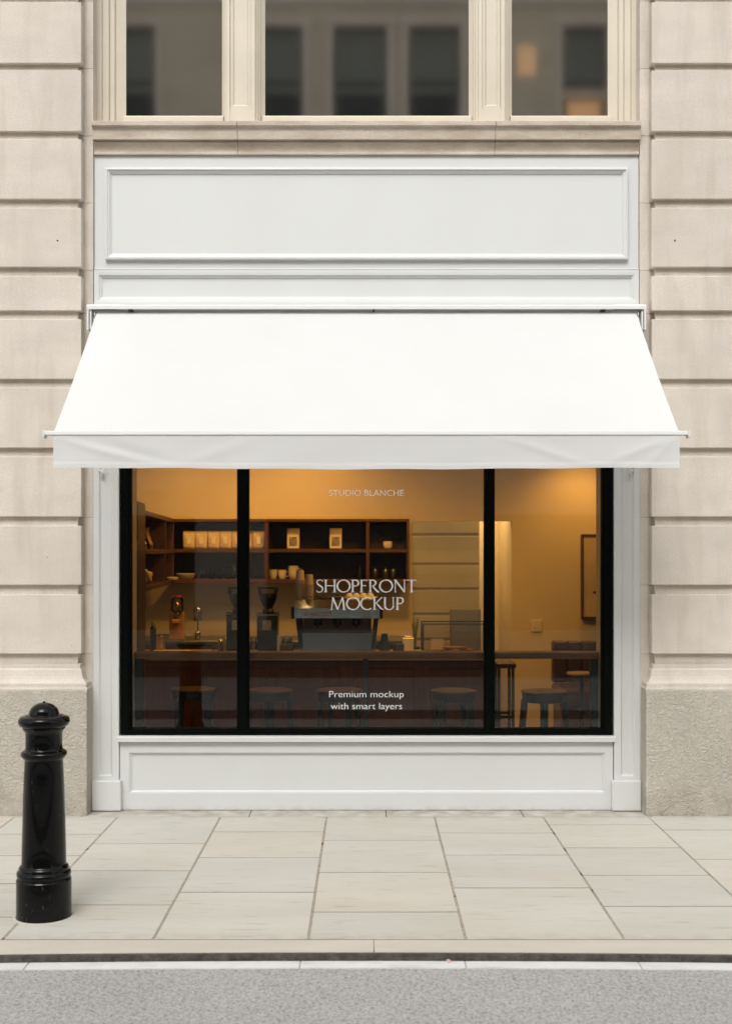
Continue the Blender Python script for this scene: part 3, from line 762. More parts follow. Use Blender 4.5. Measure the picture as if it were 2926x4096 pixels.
# protective hood over the roller, and the roller
zc1, zc0 = PZ(675, -.11), PZ(686, -.13)
hood = obj('hood', extrude_x(bmesh.new(), -1.70, 1.70, [(-0.014, zc1 + .012), (-0.014, zc1 + .006), (-0.105, zc1 - .001), (-0.118, zc1 - .006), (-0.122, zc1 - .012), (-0.128, zc1 - .015), (-0.128, zc0), (-0.123, zc0), (-0.121, zc1 - .014), (-0.110, zc1 - .009), (-0.02, zc1 - .002), (-0.0135, zc1 - .001)]), M['awning_metal'], aw)
rl = bmesh.new(); tube(rl, [(-1.655, -0.055, zc0 - .022), (1.655, -0.055, zc0 - .022)], 0.026, 20)
obj('roller', rl, M['fabric'], aw, smooth=True)
for s in (-1, 1):
    bm = bmesh.new()
    box(bm, s * 1.699, s * 1.687, -0.128, -0.0205, PZ(733, -.12), zc0 - .001, bev=.002)
    br = obj('bracket', bm, M['awning_metal'], aw)
    box(bm := bmesh.new(), s * 1.683, s * 1.672, -0.12, -0.0205, PZ(731, -.12), zc0 - .012, bev=.002)
    tube(bm, [(s * 1.66, -.09, zc0 - .01), (s * 1.652, -.12, zc0 - .03), (s * 1.655, -.12, zc0 - .06), (s * 1.668, -.09, zc0 - .09)], .004, 8)
    obj('hinge', bm, M['awning_metal'], br)
for px in (290, 829, 1338):
    x = PX(px, -.12); wd = 0.016 if px != 829 else 0.006
    bm = bmesh.new(); box(bm, x - wd, x + wd, -0.124, -0.09, zc0 - .0105, zc0 - .0005, bev=.003)
    obj('hood_clip', bm, M['dark_metal'], aw)
# folding arms under the fabric
for s in (-1, 1):
    bm = bmesh.new()
    tube(bm, [(s * 1.58, -0.03, 2.98), (s * 1.05, -0.52, 2.60)], 0.018, 10); tube(bm, [(s * 1.05, -0.52, 2.60), (s * 1.5, -1.10, 2.20)], 0.016, 10)
    box(bm, s * 1.62, s * 1.54, 0.003, -0.05, 2.93, 3.03)
    obj('folding_arm', bm, M['awning_metal'], aw, smooth=False)

# ================================================================= BOLLARD
bo = thing('bollard', 'glossy black cast iron bollard with domed top standing on the pavement near the kerb', 'bollard', (-1.414, -2.205, 0))
def zz_(y): return (2050 - y) * 0.000572 * 0.995
def rr_(p): return p * 0.000572 * 1.012
prof = [(205, 2052), (205, 1764), (203, 1756), (198, 1752), (197, 1748)]
obj('base', lathe([(rr_(r), max(0, zz_(z))) for r, z in prof], 64), M['iron'], bo, smooth=False)
prof = [(194, 1749), (192, 1744), (196, 1738), (201, 1728), (203, 1714), (201, 1702), (195, 1692), (188, 1688), (186, 1684), (187, 1674), (183, 1662), (175, 1652), (168, 1646), (166, 1640),
        (164, 1500), (159, 1300), (154, 1100), (148, 950), (143, 845), (144, 838), (152, 832), (156, 826), (166, 815), (171, 803), (172, 793), (169, 782), (161, 773), (152, 768), (145, 764), (139, 756), (137, 745),
        (137, 640), (139, 630), (147, 618), (156, 606), (160, 598), (158, 590), (164, 586), (176, 580), (186, 568), (191, 553), (191, 538), (187, 523), (178, 511), (166, 504), (152, 500), (143, 499), (140, 495), (132, 492)]
sh = obj('shaft', lathe([(rr_(r), zz_(z)) for r, z in prof], 64), M['iron'], bo, smooth=True)
prof = [(113, 493)] + [(112 * math.cos(R(a)), 491 - 91 * math.sin(R(a))) for a in range(3, 84, 6)] + [(10, 400), (9, 394), (4, 391)]
obj('dome', lathe([(rr_(r), zz_(z)) for r, z in prof], 64), M['iron'], bo, smooth=True)
for o in bo.children:
    md = o.modifiers.new('edge', 'EDGE_SPLIT'); md.split_angle = R(40)
    for p in o.data.polygons: p.use_smooth = True
# thin mortar collar round its foot
obj('collar', lathe([(0.136, -.004), (0.132, .0025), (0.1215, .004), (0.119, .001)], 48), M['kerb'], bo)

# ================================================================= CAFE INTERIOR
ZF = -0.05
struct('interior_floor', B(-3.6, 3.6, 0.12, 4.9, ZF - .1, ZF), M['floor'])
struct('interior_ceiling', B(-3.6, 3.6, 0.10, 4.9, 2.90, 2.999), M['wall'])
ax0, ax1 = PX(915, 3.6), PX(1135, 3.6); az = PZ(1157, 3.6)
o = struct('interior_wall', boxes([(-3.6, ax0, 3.6, 3.7, ZF, 2.9), (ax1, 3.6, 3.6, 3.7, ZF, 2.9), (ax0, ax1, 3.6, 3.7, az, 2.9),
      (ax0 - .1, ax0, 3.7, 4.7, ZF, 2.9), (ax1, ax1 + .1, 3.7, 4.7, ZF, 2.9), (ax0 - .1, ax1 + .1, 4.7, 4.8, ZF, 2.9),
      (-3.7, -3.601, .12, 4.8, ZF, 2.9), (3.601, 3.7, .12, 4.8, ZF, 2.9)]), M['wall'])
struct('interior_wall', boxes([(-1.4615, -1.679, .0605, .23, ZF, 2.9), (1.4615, 1.679, .0605, .23, ZF, 2.9), (-1.68, -3.6, .46, .55, ZF, 2.9), (1.68, 3.6, .46, .55, ZF, 2.9), (-1.461, 1.461, .122, .2, ZF, 0.45)]), M['jamb'])
# left side wall behind the tall cupboard
# ---- window bar
wb = thing('window_bar', 'long plywood ledge running inside the shop window', 'bar', (0, 0.3, .9), world=True)
zb1 = PZ(1448.5, .13); zb0 = PZ(1463, .13)
lay = []
hh = (zb1 - zb0) / 5
for k in range(5): lay.append((-1.4595, 1.4595, 0.13 + (0.0025 if k % 2 else 0), 0.26, zb0 + hh * k + (.0003 if k else 0), zb0 + hh * (k + 1)))
obj('ledge', boxes(lay), M['bar'], wb)
for a, b in ((303, 325), (806, 817), (1302, 1323)):
    obj('post', B(PX(a, .3), PX(b, .3), 0.16, 0.22, ZF, zb0 - .001), M['stool'], wb)
# ---- stools
def make_stool():
    t = thing('bar_stool', '', 'stool', (0, 0, ZF), group='round bar stools at the window ledge')
    rs = 0.155; h = 0.725
    obj('seat', lathe([(rs - .012, h - .012), (rs - .003, h - .009), (rs, h - .004), (rs - .004, h), (0.02, h + .001)], 40), M['seat'], t, smooth=False)
    obj('apron', lathe([(rs - .022, h - .072), (rs - .010, h - .068), (rs - .008, h - .0125), (rs - .02, h - .0125)], 40), M['stool'], t)
    for k in range(4):
        a = R(45 + 90 * k + 14); c, s_ = math.cos(a), math.sin(a)
        bm = bmesh.new(); tube(bm, [(c * .105, s_ * .105, h - .03), (c * .130, s_ * .130, h - .07), (c * .185, s_ * .185, 0)], .026, 8, .020)
        obj('leg', bm, M['stool'], t)
    bm = bmesh.new(); pts = [(math.cos(a) * .158, math.sin(a) * .158, .26) for a in [2 * math.pi * i / 28 for i in range(29)]]
    tube(bm, pts, .008, 8); obj('footrest', bm, M['stool'], t)
    return t
st = make_stool()
sp = [(429, .72, 'round bar stool behind the bollard reflection, under the left pane'), (598, .66, 'round bar stool just right of the left mullion'),
      (753, .66, 'round bar stool behind the small lettering on the middle pane'), (1006, .62, 'round bar stool beside the right mullion with a lit seat edge'),
      (1207, .58, 'dark round bar stool against the tan wall in the right pane')]
for i, (px, Y, lb) in enumerate(sp):
    o = st if i == 0 else dup(st, (0, 0, 0), lb, rz=0.5 * i)
    o['label'] = lb; o.location = (PX(px, Y), Y, ZF)

# ---- service counter
ct = thing('service_counter', 'dark panelled wooden service counter across the cafe', 'counter', (0, 1.9, ZF), world=True)
YC = 1.85; zc = 0.795
cx0, cx1 = -1.85, PX(1098, YC)
obj('worktop', B(cx0, cx1 + .01, YC - .02, YC + .66, zc - .03, zc, bev=.003), M['worktop'], ct)
bm = bmesh.new(); box(bm, cx0, cx1, YC + .012, YC + .64, ZF, zc - .0305)
npan = 5
for k in range(npan):
    a = cx0 + (cx1 - cx0) * k / npan; b = cx0 + (cx1 - cx0) * (k + 1) / npan
    frame(bm, a + .003, b - .003, ZF + .08, zc - .035, [(0, YC + .011), (0, YC), (0.05, YC), (0.054, YC + .008), (0.07, YC + .009)], close=True)
obj('panel_front', bm, M['counter'], ct)
# back counter along the rear wall
bc = thing('back_counter', 'dark back counter under the wall shelf', 'counter', (-1, 3.0, ZF), world=True)
obj('worktop', B(-2.3, PX(905, 2.95), 2.95, 3.595, .80, .835, bev=.003), M['steel_dark'], bc)
obj('cupboard', B(-2.3, PX(903, 2.95), 2.97, 3.59, ZF, .7995), M['counter'], bc)

# ---- wall shelf (back) : two tiers
YS = 3.25
sh_ = thing('wall_shelf', 'dark wooden two-tier wall shelf on the rear wall', 'shelf', (-.6, 3.4, 1.3), world=True)
sx0, sx1 = PX(372, YS), PX(908, YS)
zt, zm, zb_ = PZ(1152, YS), PZ(1219, YS), PZ(1286.5, YS)
th = .027
obj('top_board', B(sx0, sx1, YS - .004, 3.595, zt - th, zt, bev=.003), M['dark_wood'], sh_)
obj('shelf_board', B(sx0, sx1 - .001, YS - .002, 3.56, zm - th - .003, zm, bev=.002), M['dark_wood'], sh_)
obj('shelf_board', B(sx0, sx1 - .001, YS - .002, 3.56, zb_ - th - .006, zb_, bev=.002), M['dark_wood'], sh_)
for a, b in ((587.5, 596), (812, 820), (902, 908)):
    obj('divider', boxes([(PX(a, YS), PX(b, YS) - .0015, YS, 3.56, zm + .0005, zt - th - .0005), (PX(a, YS), PX(b, YS) - .0015, YS, 3.56, zb_ + .0005, zm - th - .0035)]), M['dark_wood'], sh_)
obj('back_panel', B(sx0, sx1 - .002, 3.5605, 3.597, zb_ - th - .005, zt - th - .001), M['shelf_back'], sh_)

# ---- angled side shelf and tall cupboard on the left
def lerp(a, b, t): return a + (b - a) * t
p0 = Vector((PX(387, YS - .02), YS - .02)); p1 = Vector((PX(323, 1.0), 1.0))
ang = math.atan2(p1.y - p0.y, p1.x - p0.x); Ls = (p1 - p0).length
ss = thing('side_shelf', 'wooden two-tier shelf along the left wall with its compartments facing the room', 'shelf', (p0.x, p0.y, 0), rz=ang)
# local: x along the wall toward the street, y to the right-hand side is the room face (negative = wall)
dp = .26
def side(z0, z1, x0=0, x1=None): return (x0, Ls if x1 is None else x1, -dp, 0, z0, z1)
obj('top_board', B(*side(zt - .035, zt), bev=.003), M['dark_wood'], ss)
obj('shelf_board', B(0, Ls, -dp, -.001, zm - .04, zm - .005, bev=.003), M['dark_wood'], ss)
obj('shelf_board', B(0, Ls, -dp, -.001, zb_ - .035, zb_, bev=.003), M['dark_wood'], ss)
for t in (0.0, .33, .995):
    obj('divider', B(Ls * t, Ls * t + .03, -dp, -.0015, zb_ + .0005, zt - .0355), M['dark_wood'], ss)
obj('back_panel', B(0, Ls, -dp - .02, -dp - .0005, zb_ - .03, zt), M['shelf_back'], ss)
obj('lower_panel', B(0, Ls, -dp - .02, -dp - .001, ZF, zb_ - .031), M['wall'], ss)
cup = thing('tall_cupboard', 'tall brown cupboard with panelled doors at the left edge of the window', 'cupboard', (-1.6, .7, ZF), world=True)
Yc0, Yc1 = 0.52, 0.98
xcf = PX(303, Yc0); xcb = PX(322, Yc1)
def quadcol(bm, z0, z1, inset=0.0, t0=0.0, t1=1.0, thick=.3):
    xa_, ya_ = lerp(xcf, xcb, t0) + inset, lerp(Yc0, Yc1, t0); xb_, yb_ = lerp(xcf, xcb, t1) + inset, lerp(Yc0, Yc1, t1)
    vs = [bm.verts.new(q) for q in ((xa_, ya_, z0), (xb_, yb_, z0), (xb_, yb_, z1), (xa_, ya_, z1), (xa_ - thick, ya_, z0), (xb_ - thick, yb_, z0), (xb_ - thick, yb_, z1), (xa_ - thick, ya_, z1))]
    for f in ((0, 1, 2, 3), (5, 4, 7, 6), (4, 0, 3, 7), (1, 5, 6, 2), (3, 2, 6, 7), (4, 5, 1, 0)): bm.faces.new([vs[k] for k in f])
ztop = PZ(1112, Yc0)
obj('carcass', (lambda bm: (quadcol(bm, ZF, ztop), bm)[1])(bmesh.new()), M['dark_wood'], cup)
for za, zb2 in ((ZF + .05, PZ(1440, .7)), (PZ(1434, .7), PZ(1222, .7)), (PZ(1200, .7), ztop - .02)):
    obj('door', (lambda bm: (quadcol(bm, za, zb2, .006, .04, .94, .02), bm)[1])(bmesh.new()), M['dark_wood'], cup)

# ---- things on the shelves
def zsh(k): return (zm, zb_)[k]
def make_bag(w_=.105, h_=.16, face='label'):
    t = thing('coffee_bag', '', 'coffee bag', group='kraft coffee bags lined up on the top shelf')
    bm = bmesh.new(); box(bm, -w_ / 2, w_ / 2, -.035, .035, 0, h_)
    bmesh.ops.subdivide_edges(bm, edges=bm.edges, cuts=4, use_grid_fill=True)
    for v in bm.verts:
        q = v.co.z / h_; v.co.y *= (1 - .75 * q ** 2.2) * (1 + .10 * math.sin(v.co.x * 60 + q * 5))
        v.co.x *= 1 - .04 * math.sin(q * 6)
    obj('pouch', bm, M['kraft'], t, smooth=True)
    obj('label', B(-.018, .018, -.040, -.0375, .045, .11), M['label'], t)
    return t
bag = make_bag()
bl_ = ['kraft coffee bag furthest left in the row on the top shelf', 'kraft coffee bag second from the left on the top shelf', 'kraft coffee bag third from the left on the top shelf',
       'kraft coffee bag fourth from the left on the top shelf', 'kraft coffee bag with folded top just left of the mullion', 'kraft coffee bag peeking out just right of the mullion', 'crinkled kraft coffee bag against the shelf divider']
for i, px in enumerate((421, 448, 475.5, 502, 529, 549, 575)):
    o = bag if i == 0 else dup(bag, (0, 0, 0), bl_[i]); o['label'] = bl_[i]; o.location = (PX(px, YS + .1), YS + .09 + (.02 if i == 5 else 0), zm + .0005)
    o.rotation_euler.z = random.uniform(-.12, .12)
def framed(px, lb):
    Y = YS + .1; t = thing('labelled_pouch', lb, 'coffee bag', (PX(px, Y), Y, zm + .0005), group='tall pouches with dark printed labels')
    hh_ = .185
    bm = bmesh.new(); box(bm, -.055, .055, -.03, .03, 0, hh_); bmesh.ops.subdivide_edges(bm, edges=bm.edges, cuts=3, use_grid_fill=True)
    for v in bm.verts: v.co.y *= 1 - .8 * (v.co.z / hh_) ** 2
    obj('pouch', bm, M['kraft'], t, smooth=True)
    lab = obj('label', B(-.050, .050, -.036, -.0325, .008, .128), M['label'], t)
    obj('print', B(-.034, .034, -.0375, -.0362, .028, .108), M['printed'], lab)
framed(651, 'tall pouch with dark square label on the upper shelf, left of the pair')
framed(745, 'tall pouch with dark square label on the upper shelf, right of the pair')
def single(name, bm, m, lb, cat, loc, group=None, smooth=True):
    o = obj(name, bm, m, None, smooth=smooth); o.location = loc; tag(o, lb, cat, group)
    if smooth:
        md = o.modifiers.new('edge', 'EDGE_SPLIT'); md.split_angle = R(45)
    return o
Yi = YS + .12
single('bowl', lathe([(.026, 0), (.040, .012), (.043, .045), (.041, .068), (.036, .068), (.03, .02)], 28, cap=True), M['china'], 'small white sugar bowl on the upper shelf at the right end', 'bowl', (PX(860, Yi), Yi, zm + .0005))
def cupbm(r=.038, h=.075, handle=1):
    bm = lathe([(r * .6, 0), (r * .75, .006), (r * .95, h * .5), (r, h), (r * .92, h), (r * .8, h * .4), (r * .4, .01)], 24)
    if handle: tube(bm, [(r * .9 * handle, 0, h * .8), (r * 1.5 * handle, 0, h * .78), (r * 1.55 * handle, 0, h * .35), (r * .85 * handle, 0, h * .25)], .005, 6)
    return bm
single('mug', cupbm(.040, .085, -1), M['china'], 'white china mug leftmost on the lower shelf right of the mullion', 'mug', (PX(606, Yi), Yi, zb_ + .0005), 'white mugs on the lower shelf')
single('mug', cupbm(.038, .082, 1), M['china'], 'white china mug with its handle to the right, middle of the lower shelf trio', 'mug', (PX(626, Yi), Yi, zb_ + .0005), 'white mugs on the lower shelf')
single('milk_jug', cupbm(.046, .118, 1), M['china'], 'tall white jug on the lower shelf behind the paper cups', 'jug', (PX(651, Yi), Yi, zb_ + .0005))
for i, (px, h, r, lb) in enumerate(((798, .13, .018, 'dark slim bottle on the lower shelf beside the divider'),)):
    single('bottle', lathe([(r, 0), (r, h * .6), (r * .5, h * .75), (r * .4, h), (.004, h)], 20), M['plastic'], lb, 'bottle', (PX(px, Yi), Yi, zb_ + .0005))
for i, (px, h, r, lb) in enumerate(((832, .105, .024, 'dark storage jar left of the trio on the lower right shelf'), (855, .105, .027, 'dark storage jar in the middle of the trio on the lower right shelf'), (872, .105, .024, 'dark storage jar right of the trio on the lower right shelf'))):
    t = thing('storage_jar', lb, 'jar', (PX(px, Yi), Yi, zb_ + .0005), group='dark storage jars')
    obj('body', lathe([(r, 0), (r, h * .8), (r * .8, h * .86)], 20), M['steel_dark'], t, smooth=True)
    obj('lid', lathe([(r * .85, h * .862), (r * .9, h * .95), (r * .3, h), (.004, h)], 20), M['dark_metal'], t, smooth=True)
gl_lb = ['leftmost ribbed glass on the lower shelf left of the mullion', 'second glass from the left on the lower shelf', 'third glass from the left on the lower shelf', 'fourth glass from the left on the lower shelf', 'tall pale bottle just left of the mullion on the lower shelf', 'tall pale bottle just right of the mullion on the lower shelf']
for i, (px, h, r) in enumerate(((451, .10, .030), (470, .10, .030), (489, .10, .030), (507, .10, .030), (519, .135, .018), (556, .14, .018))):
    single('drinking_glass' if i < 4 else 'glass_bottle', lathe([(r * .8, 0), (r, h * .1), (r, h * .7), (r * (.95 if i < 4 else .35), h * .8), (r * (.95 if i < 4 else .4), h), (r * .3, h - .003)], 20), M['jar'], gl_lb[i], 'glass' if i < 4 else 'bottle', (PX(px, Yi), Yi, zb_ + .0005), 'glassware on the lower shelf')
single('bread_basket', lathe([(.055, 0), (.075, .012), (.085, .048), (.080, .052), (.01, .040)], 28), M['cup'], 'round pale basket on the lower shelf near the corner', 'basket', (PX(412, Yi - .05), Yi - .05, zb_ + .0005))
single('saucer_stack', lathe([(.05, 0), (.062, .01), (.05, .012), (.062, .022), (.05, .024), (.02, .026)], 28), M['china'], 'low stack of saucers in the corner of the lower shelf', 'saucers', (PX(382, 3.05), 3.05, zb_ + .0005))
# packets and plates on the side shelf
def onside(t, z, yl=-.08):
    x = lerp(p0.x, p1.x, t); y = lerp(p0.y, p1.y, t)
    return (x + math.sin(ang) * -yl * -1 - .0, y, z)
def side_pos(t, yl, z):
    v = Matrix.Rotation(ang, 3, 'Z') @ Vector((Ls * t, yl, 0)); return (p0.x + v.x, p0.y + v.y, z)
for i, (t, h, lb) in enumerate(((.58, .17, 'shiny gold foil packet leaning in the upper side shelf, back one'), (.78, .19, 'shiny gold foil packet leaning in the upper side shelf, front one'))):
    bm = bmesh.new(); box(bm, -.045, .045, -.02, .02, 0, h); bmesh.ops.subdivide_edges(bm, edges=bm.edges, cuts=4, use_grid_fill=True)
    for v in bm.verts: v.co += Vector((.02 * math.sin(v.co.z * 40), .012 * math.sin(v.co.z * 55 + v.co.x * 40), 0)); v.co.x += v.co.z * -.15
    o = single('foil_packet', bm, M['gold'], lb, 'packet', side_pos(t, -.10, zm - .0045), 'foil packets on the side shelf'); o.rotation_euler.z = -.5
for i, (t, lb) in enumerate(((.62, 'crumpled pale paper bag in the lower side shelf, back one'), (.84, 'crumpled pale paper bag in the lower side shelf, front one'))):
    bm = bmesh.new(); bmesh.ops.create_icosphere(bm, subdivisions=3, radius=.05)
    rr = random.Random(i)
    for v in bm.verts: v.co = v.co * (1 + .25 * math.sin(v.co.x * 90 + i) * math.cos(v.co.z * 70 + v.co.y * 50)); v.co.z = max(v.co.z, -.045) * 1.15 + .0515
    single('paper_bag', bm, M['kraft'], lb, 'paper bag', side_pos(t, -.09, zb_ + .0005), 'paper bags on the side shelf', smooth=False)

# ---- coffee grinders
def make_grinder():
    t = thing('coffee_grinder', '', 'grinder', group='black coffee grinders with glass hoppers')
    w_, h_ = .125, .37
    k = .145 / .16
    bm = bmesh.new(); box(bm, -.078, .078, -.12, .10, 0, .30, bev=.012, seg=2); box(bm, -.083, .083, -.124, .104, .3005, .315, bev=.004)
    obj('body', bm, M['plastic'], t)
    obj('plate', B(-.034, .034, -.1245, -.1205, .195, .272), M['printed_pale'], t)
    obj('neck', lathe([(.048, .3155), (.045, .345), (.032, .36)], 24), M['plastic'], t, smooth=True)
    for p_, q_ in (((-.09, -.03, .325), (-.05, -.03, .325)), ((.05, -.02, .325), (.088, -.02, .33))):
        bm = bmesh.new(); tube(bm, [p_, q_], .005, 8); obj('adjuster', bm, M['steel'], t)
    hp = obj('hopper', lathe([(.032, .3605), (.040, .375), (.066, .43), (.079, .49), (.082, .515)], 32, cap=False), M['glass_small'], t, smooth=True)
    obj('beans', lathe([(.029, .361), (.037, .377), (.062, .43), (.074, .472), (.01, .476)], 28), M['beans'], t, smooth=True)
    obj('lid', lathe([(.084, .5155), (.085, .53), (.03, .534)], 32), M['plastic'], t)
    return t
YG = YC + .22
g1 = make_grinder(); g1['label'] = 'black coffee grinder with bean hopper standing left of the espresso machine'; g1.location = (PX(595, YG), YG, zc + .0005)
dup(g1, (PX(528, YG + .03), YG + .03, zc + .0005), 'black coffee grinder half hidden behind the left mullion')

# ---- espresso machine
em = thing('espresso_machine', 'wide steel espresso machine with red lettering on the service counter', 'espresso machine', (0, YC + .3, zc), world=True)
Ye = YC + .03
def ex(px): return PX(px, Ye)
def ez(py): return PZ(py, Ye)
zbt = zc + .001
# lower tray section
obj('drip_tray', B(ex(663), ex(833), Ye, Ye + .5, zc + .02, ez(1404), bev=.004), M['steel'], em)
for px in (672, 824):
    for yy in (.05, .42): obj('foot', lathe([(.018, zc + .0005), (.022, zc + .0195)], 16, c=(ex(px), Ye + yy, 0)), M['plastic'], em)
# recessed middle with sloping sides
bm = bmesh.new(); box(bm, ex(672), ex(824), Ye + .16, Ye + .48, ez(1403.5), ez(1373))
obj('brew_panel', bm, M['brown'], em)
for s, (xa_, xb_) in ((-1, (656, 664)), (1, (840, 832))):
    bm = bmesh.new()
    a = [(ex(xa_), ez(1372)), (ex(xa_ - s * 9), ez(1372)), (ex(xb_ - s * 9), ez(1440)), (ex(xb_), ez(1440))]
    vs = [bm.verts.new((x, Ye - .012, z)) for x, z in a] + [bm.verts.new((x, Ye + .5, z)) for x, z in a]
    for f in ((0, 1, 2, 3), (7, 6, 5, 4), (0, 4, 5, 1), (1, 5, 6, 2), (2, 6, 7, 3), (3, 7, 4, 0)): bm.faces.new([vs[k] for k in f])
    obj('side_panel', bm, M['plastic'], em)
# two group heads with handles
for px in (705, 748, 791):
    bm = lathe([(.030, ez(1389)), (.034, ez(1384)), (.034, ez(1373.5))], 20, c=(ex(px), Ye + .07, 0))
    tube(bm, [(ex(px), Ye + .06, ez(1387)), (ex(px), Ye - .03, ez(1390))], .010, 8)
    obj('group_head', bm, M['plastic'], em)
# upper housing
bm = bmesh.new()
extrude_x(bm, ex(654), ex(842), [(Ye - .03, ez(1372)), (Ye - .035, ez(1350)), (Ye + .08, ez(1341) + .03), (Ye + .5, ez(1341) + .03), (Ye + .5, ez(1372))])
up = obj('housing', bm, M['steel'], em)
for a, b in ((646.5, 653.5), (842.5, 849)): obj('end_cheek', B(ex(a), ex(b), Ye - .045, Ye + .51, ez(1373), ez(1346), bev=.003), M['plastic'], em)
text('LA MARZOCCO', 705, 1368, 9.5, 60, em, name='lettering', mt='red', Y=Ye - .0362 - .002, off=0.0)
ztp = ez(1341) + .0305
obj('cup_rail', (lambda bm: (tube(bm, [(ex(660), Ye + .1, ztp + .02), (ex(838), Ye + .1, ztp + .02)], .004, 8), [tube(bm, [(ex(q), Ye + .1, ztp), (ex(q), Ye + .1, ztp + .02)], .003, 6) for q in (661, 700, 749, 800, 837)], bm)[2])(bmesh.new()), M['steel'], em)
# stacks of paper cups on top of the machine
def cupstack(n, r, step, c=None):
    bm = bmesh.new()
    for k in range(n):
        z = k * step; q = lathe([(r * .93, z), (r * .96, z + step * .55), (r * 1.05, z + step * .6), (r * 1.05, z + step * .95), (r * .9, z + step * .96)], 20, bm)
    return bm
def paper_stack(px, Y, z, n, r, lb, step=.0165, m='cup', topcup=True):
    bm = cupstack(n, r, step)
    zt_ = n * step
    if topcup: lathe([(r * .98, zt_ + .0005), (r * .80, zt_ + .075), (r * .74, zt_ + .076), (r * .74, zt_ + .079), (r * .3, zt_ + .079)], 20, bm)
    return single('cup_stack', bm, M[m], lb, 'cup stack', (PX(px, Y), Y, z), 'stacks of takeaway cups')
paper_stack(666, Ye + .22, ztp + .0005, 9, .036, 'taller stack of paper cups on top of the espresso machine, at its left end')
paper_stack(686, Ye + .16, ztp + .0005, 7, .035, 'shorter stack of paper cups on the espresso machine, right of the taller stack')
for i, px in enumerate((775, 790, 806, 822)):
    single('espresso_cup', lathe([(.030, 0), (.027, .03), (.018, .045), (.005, .046)], 22), M['china'], ['upturned white espresso cup leftmost on top of the machine', 'upturned white espresso cup second from the left on top of the machine', 'upturned white espresso cup third from the left on top of the machine', 'upturned white espresso cup at the right end on top of the machine'][i], 'cup', (PX(px, Ye + .25), Ye + .25, ztp + .0005), 'upturned cups on the espresso machine')
for i, px in enumerate((703, 718, 734, 749)):
    single('dark_cup', lathe([(.026, 0), (.024, .022), (.012, .03), (.004, .031)], 20), M['plastic'], ['small black cup beside the paper cup stacks on the machine', 'small black cup second along on the machine top', 'small black cup third along on the machine top', 'small black cup nearest the white cups on the machine top'][i], 'cup', (PX(px, Ye + .28), Ye + .28, ztp + .0005), 'small black cups on the espresso machine')
# stacks of lids right of the machine
Yl = YC + .12
paper_stack(853, Yl, zc + .0005, 13, .043, 'large ribbed stack of dark cup lids right of the machine', step=.0085, topcup=False, m='steel_dark')
single('black_cup', lathe([(.029, 0), (.024, .055), (.018, .056)], 22), M['plastic'], 'upturned black cup on top of the large lid stack', 'cup', (PX(853, Yl), Yl, zc + .1115))
paper_stack(884, Yl + .02, zc + .0005, 10, .045, 'lower stack of dark cup lids beside the large one', step=.0085, topcup=False, m='steel_dark')
single('napkin_box', boxes([(-.045, .045, -.05, .05, 0, .12), (-.03, .03, -.02, .02, .1205, .135)], bev=.004), M['china'], 'pale napkin box between the lid stacks and the pastry case', 'napkin box', (PX(905, YC + .35), YC + .35, zc + .0005), smooth=False)
# tool caddy between grinder and machine, glass jar, milk frother etc
t = thing('tool_caddy', 'brown box of steel jugs and tools between grinder and espresso machine', 'caddy', (PX(636, YC + .15), YC + .15, zc + .0005))
obj('box', B(-.05, .05, -.05, .05, 0, .085, bev=.004), M['dark_wood'], t)
for k, (dx, h) in enumerate(((-.025, .14), (0.01, .125), (.03, .135))):
    obj('tool', lathe([(.010, .0855), (.014, h - .02), (.012, h), (.003, h)], 12, c=(dx, 0, 0)), M['steel'], t, smooth=True)
single('folded_menu', B(-.015, .015, -.002, .03, 0, .15, bev=.001), M['china'], 'upright white card beside the grinder', 'card', (PX(619, YC + .12), YC + .12, zc + .0005), smooth=False)
t = thing('glass_carafe', 'glass carafe with brass filter between the mullion and the grinder', 'carafe', (PX(563, YC + .2), YC + .2, zc + .0005))
obj('flask', lathe([(.035, 0), (.040, .03), (.026, .08), (.018, .10), (.028, .135)], 24, cap=False), M['glass_small'], t, smooth=True)
obj('filter', lathe([(.006, .03), (.014, .05), (.020, .09), (.004, .10)], 16), M['gold'], t, smooth=True)

# left of the grinders: tap tower, water dispenser, siphon, bottles, trays
Yt = YC + .30
t = thing('black_tap', 'slim black tap tower with steel cap at the left end of the counter', 'tap', (PX(340, Yt), Yt, zc + .0005))
obj('tower', lathe([(.024, 0), (.024, .20), (.016, .21)], 20), M['plastic'], t, smooth=True)
obj('cap', lathe([(.014, .2105), (.018, .225), (.010, .24), (.014, .25), (.004, .255)], 16), M['steel'], t, smooth=True)
t = thing('steel_pitcher', 'steel pitcher with a flat lid next to the black tap', 'pitcher', (PX(357, Yt - .05), Yt - .05, zc + .0005))
obj('body', lathe([(.034, 0), (.038, .02), (.032, .13), (.034, .145)], 22), M['gold'], t, smooth=True)
obj('lid', B(-.04, .07, -.03, .03, .1455, .153, bev=.002), M['steel'], t)
t = thing('filter_coffee_brewer', 'amber fronted filter coffee brewer with glass dome and red top', 'coffee brewer', (PX(393, 3.1), 3.1, .8355))
kk = 1.0
obj('stand', B(-.065, .065, -.02, .02, .0, .24, bev=.005), M['amber'], t)
obj('bracket', B(-.035, .035, -.09, -.0205, .145, .18, bev=.005), M['amber'], t)
obj('glass_dome', lathe([(.05, .245), (.053, .27), (.053, .35), (.045, .365), (.02, .37)], 24, c=(.01, -.05, 0)), M['glass_small'], t, smooth=True)
obj('funnel', lathe([(.012, .185), (.040, .244)], 20, c=(.01, -.05, 0)), M['steel'], t, smooth=True)
obj('core', lathe([(.018, .2455), (.022, .30), (.012, .335)], 16, c=(.01, -.05, 0)), M['gold'], t, smooth=True)
obj('red_band', lathe([(.03, .3705), (.032, .384), (.02, .386)], 20, c=(.015, -.05, 0)), M['red'], t)
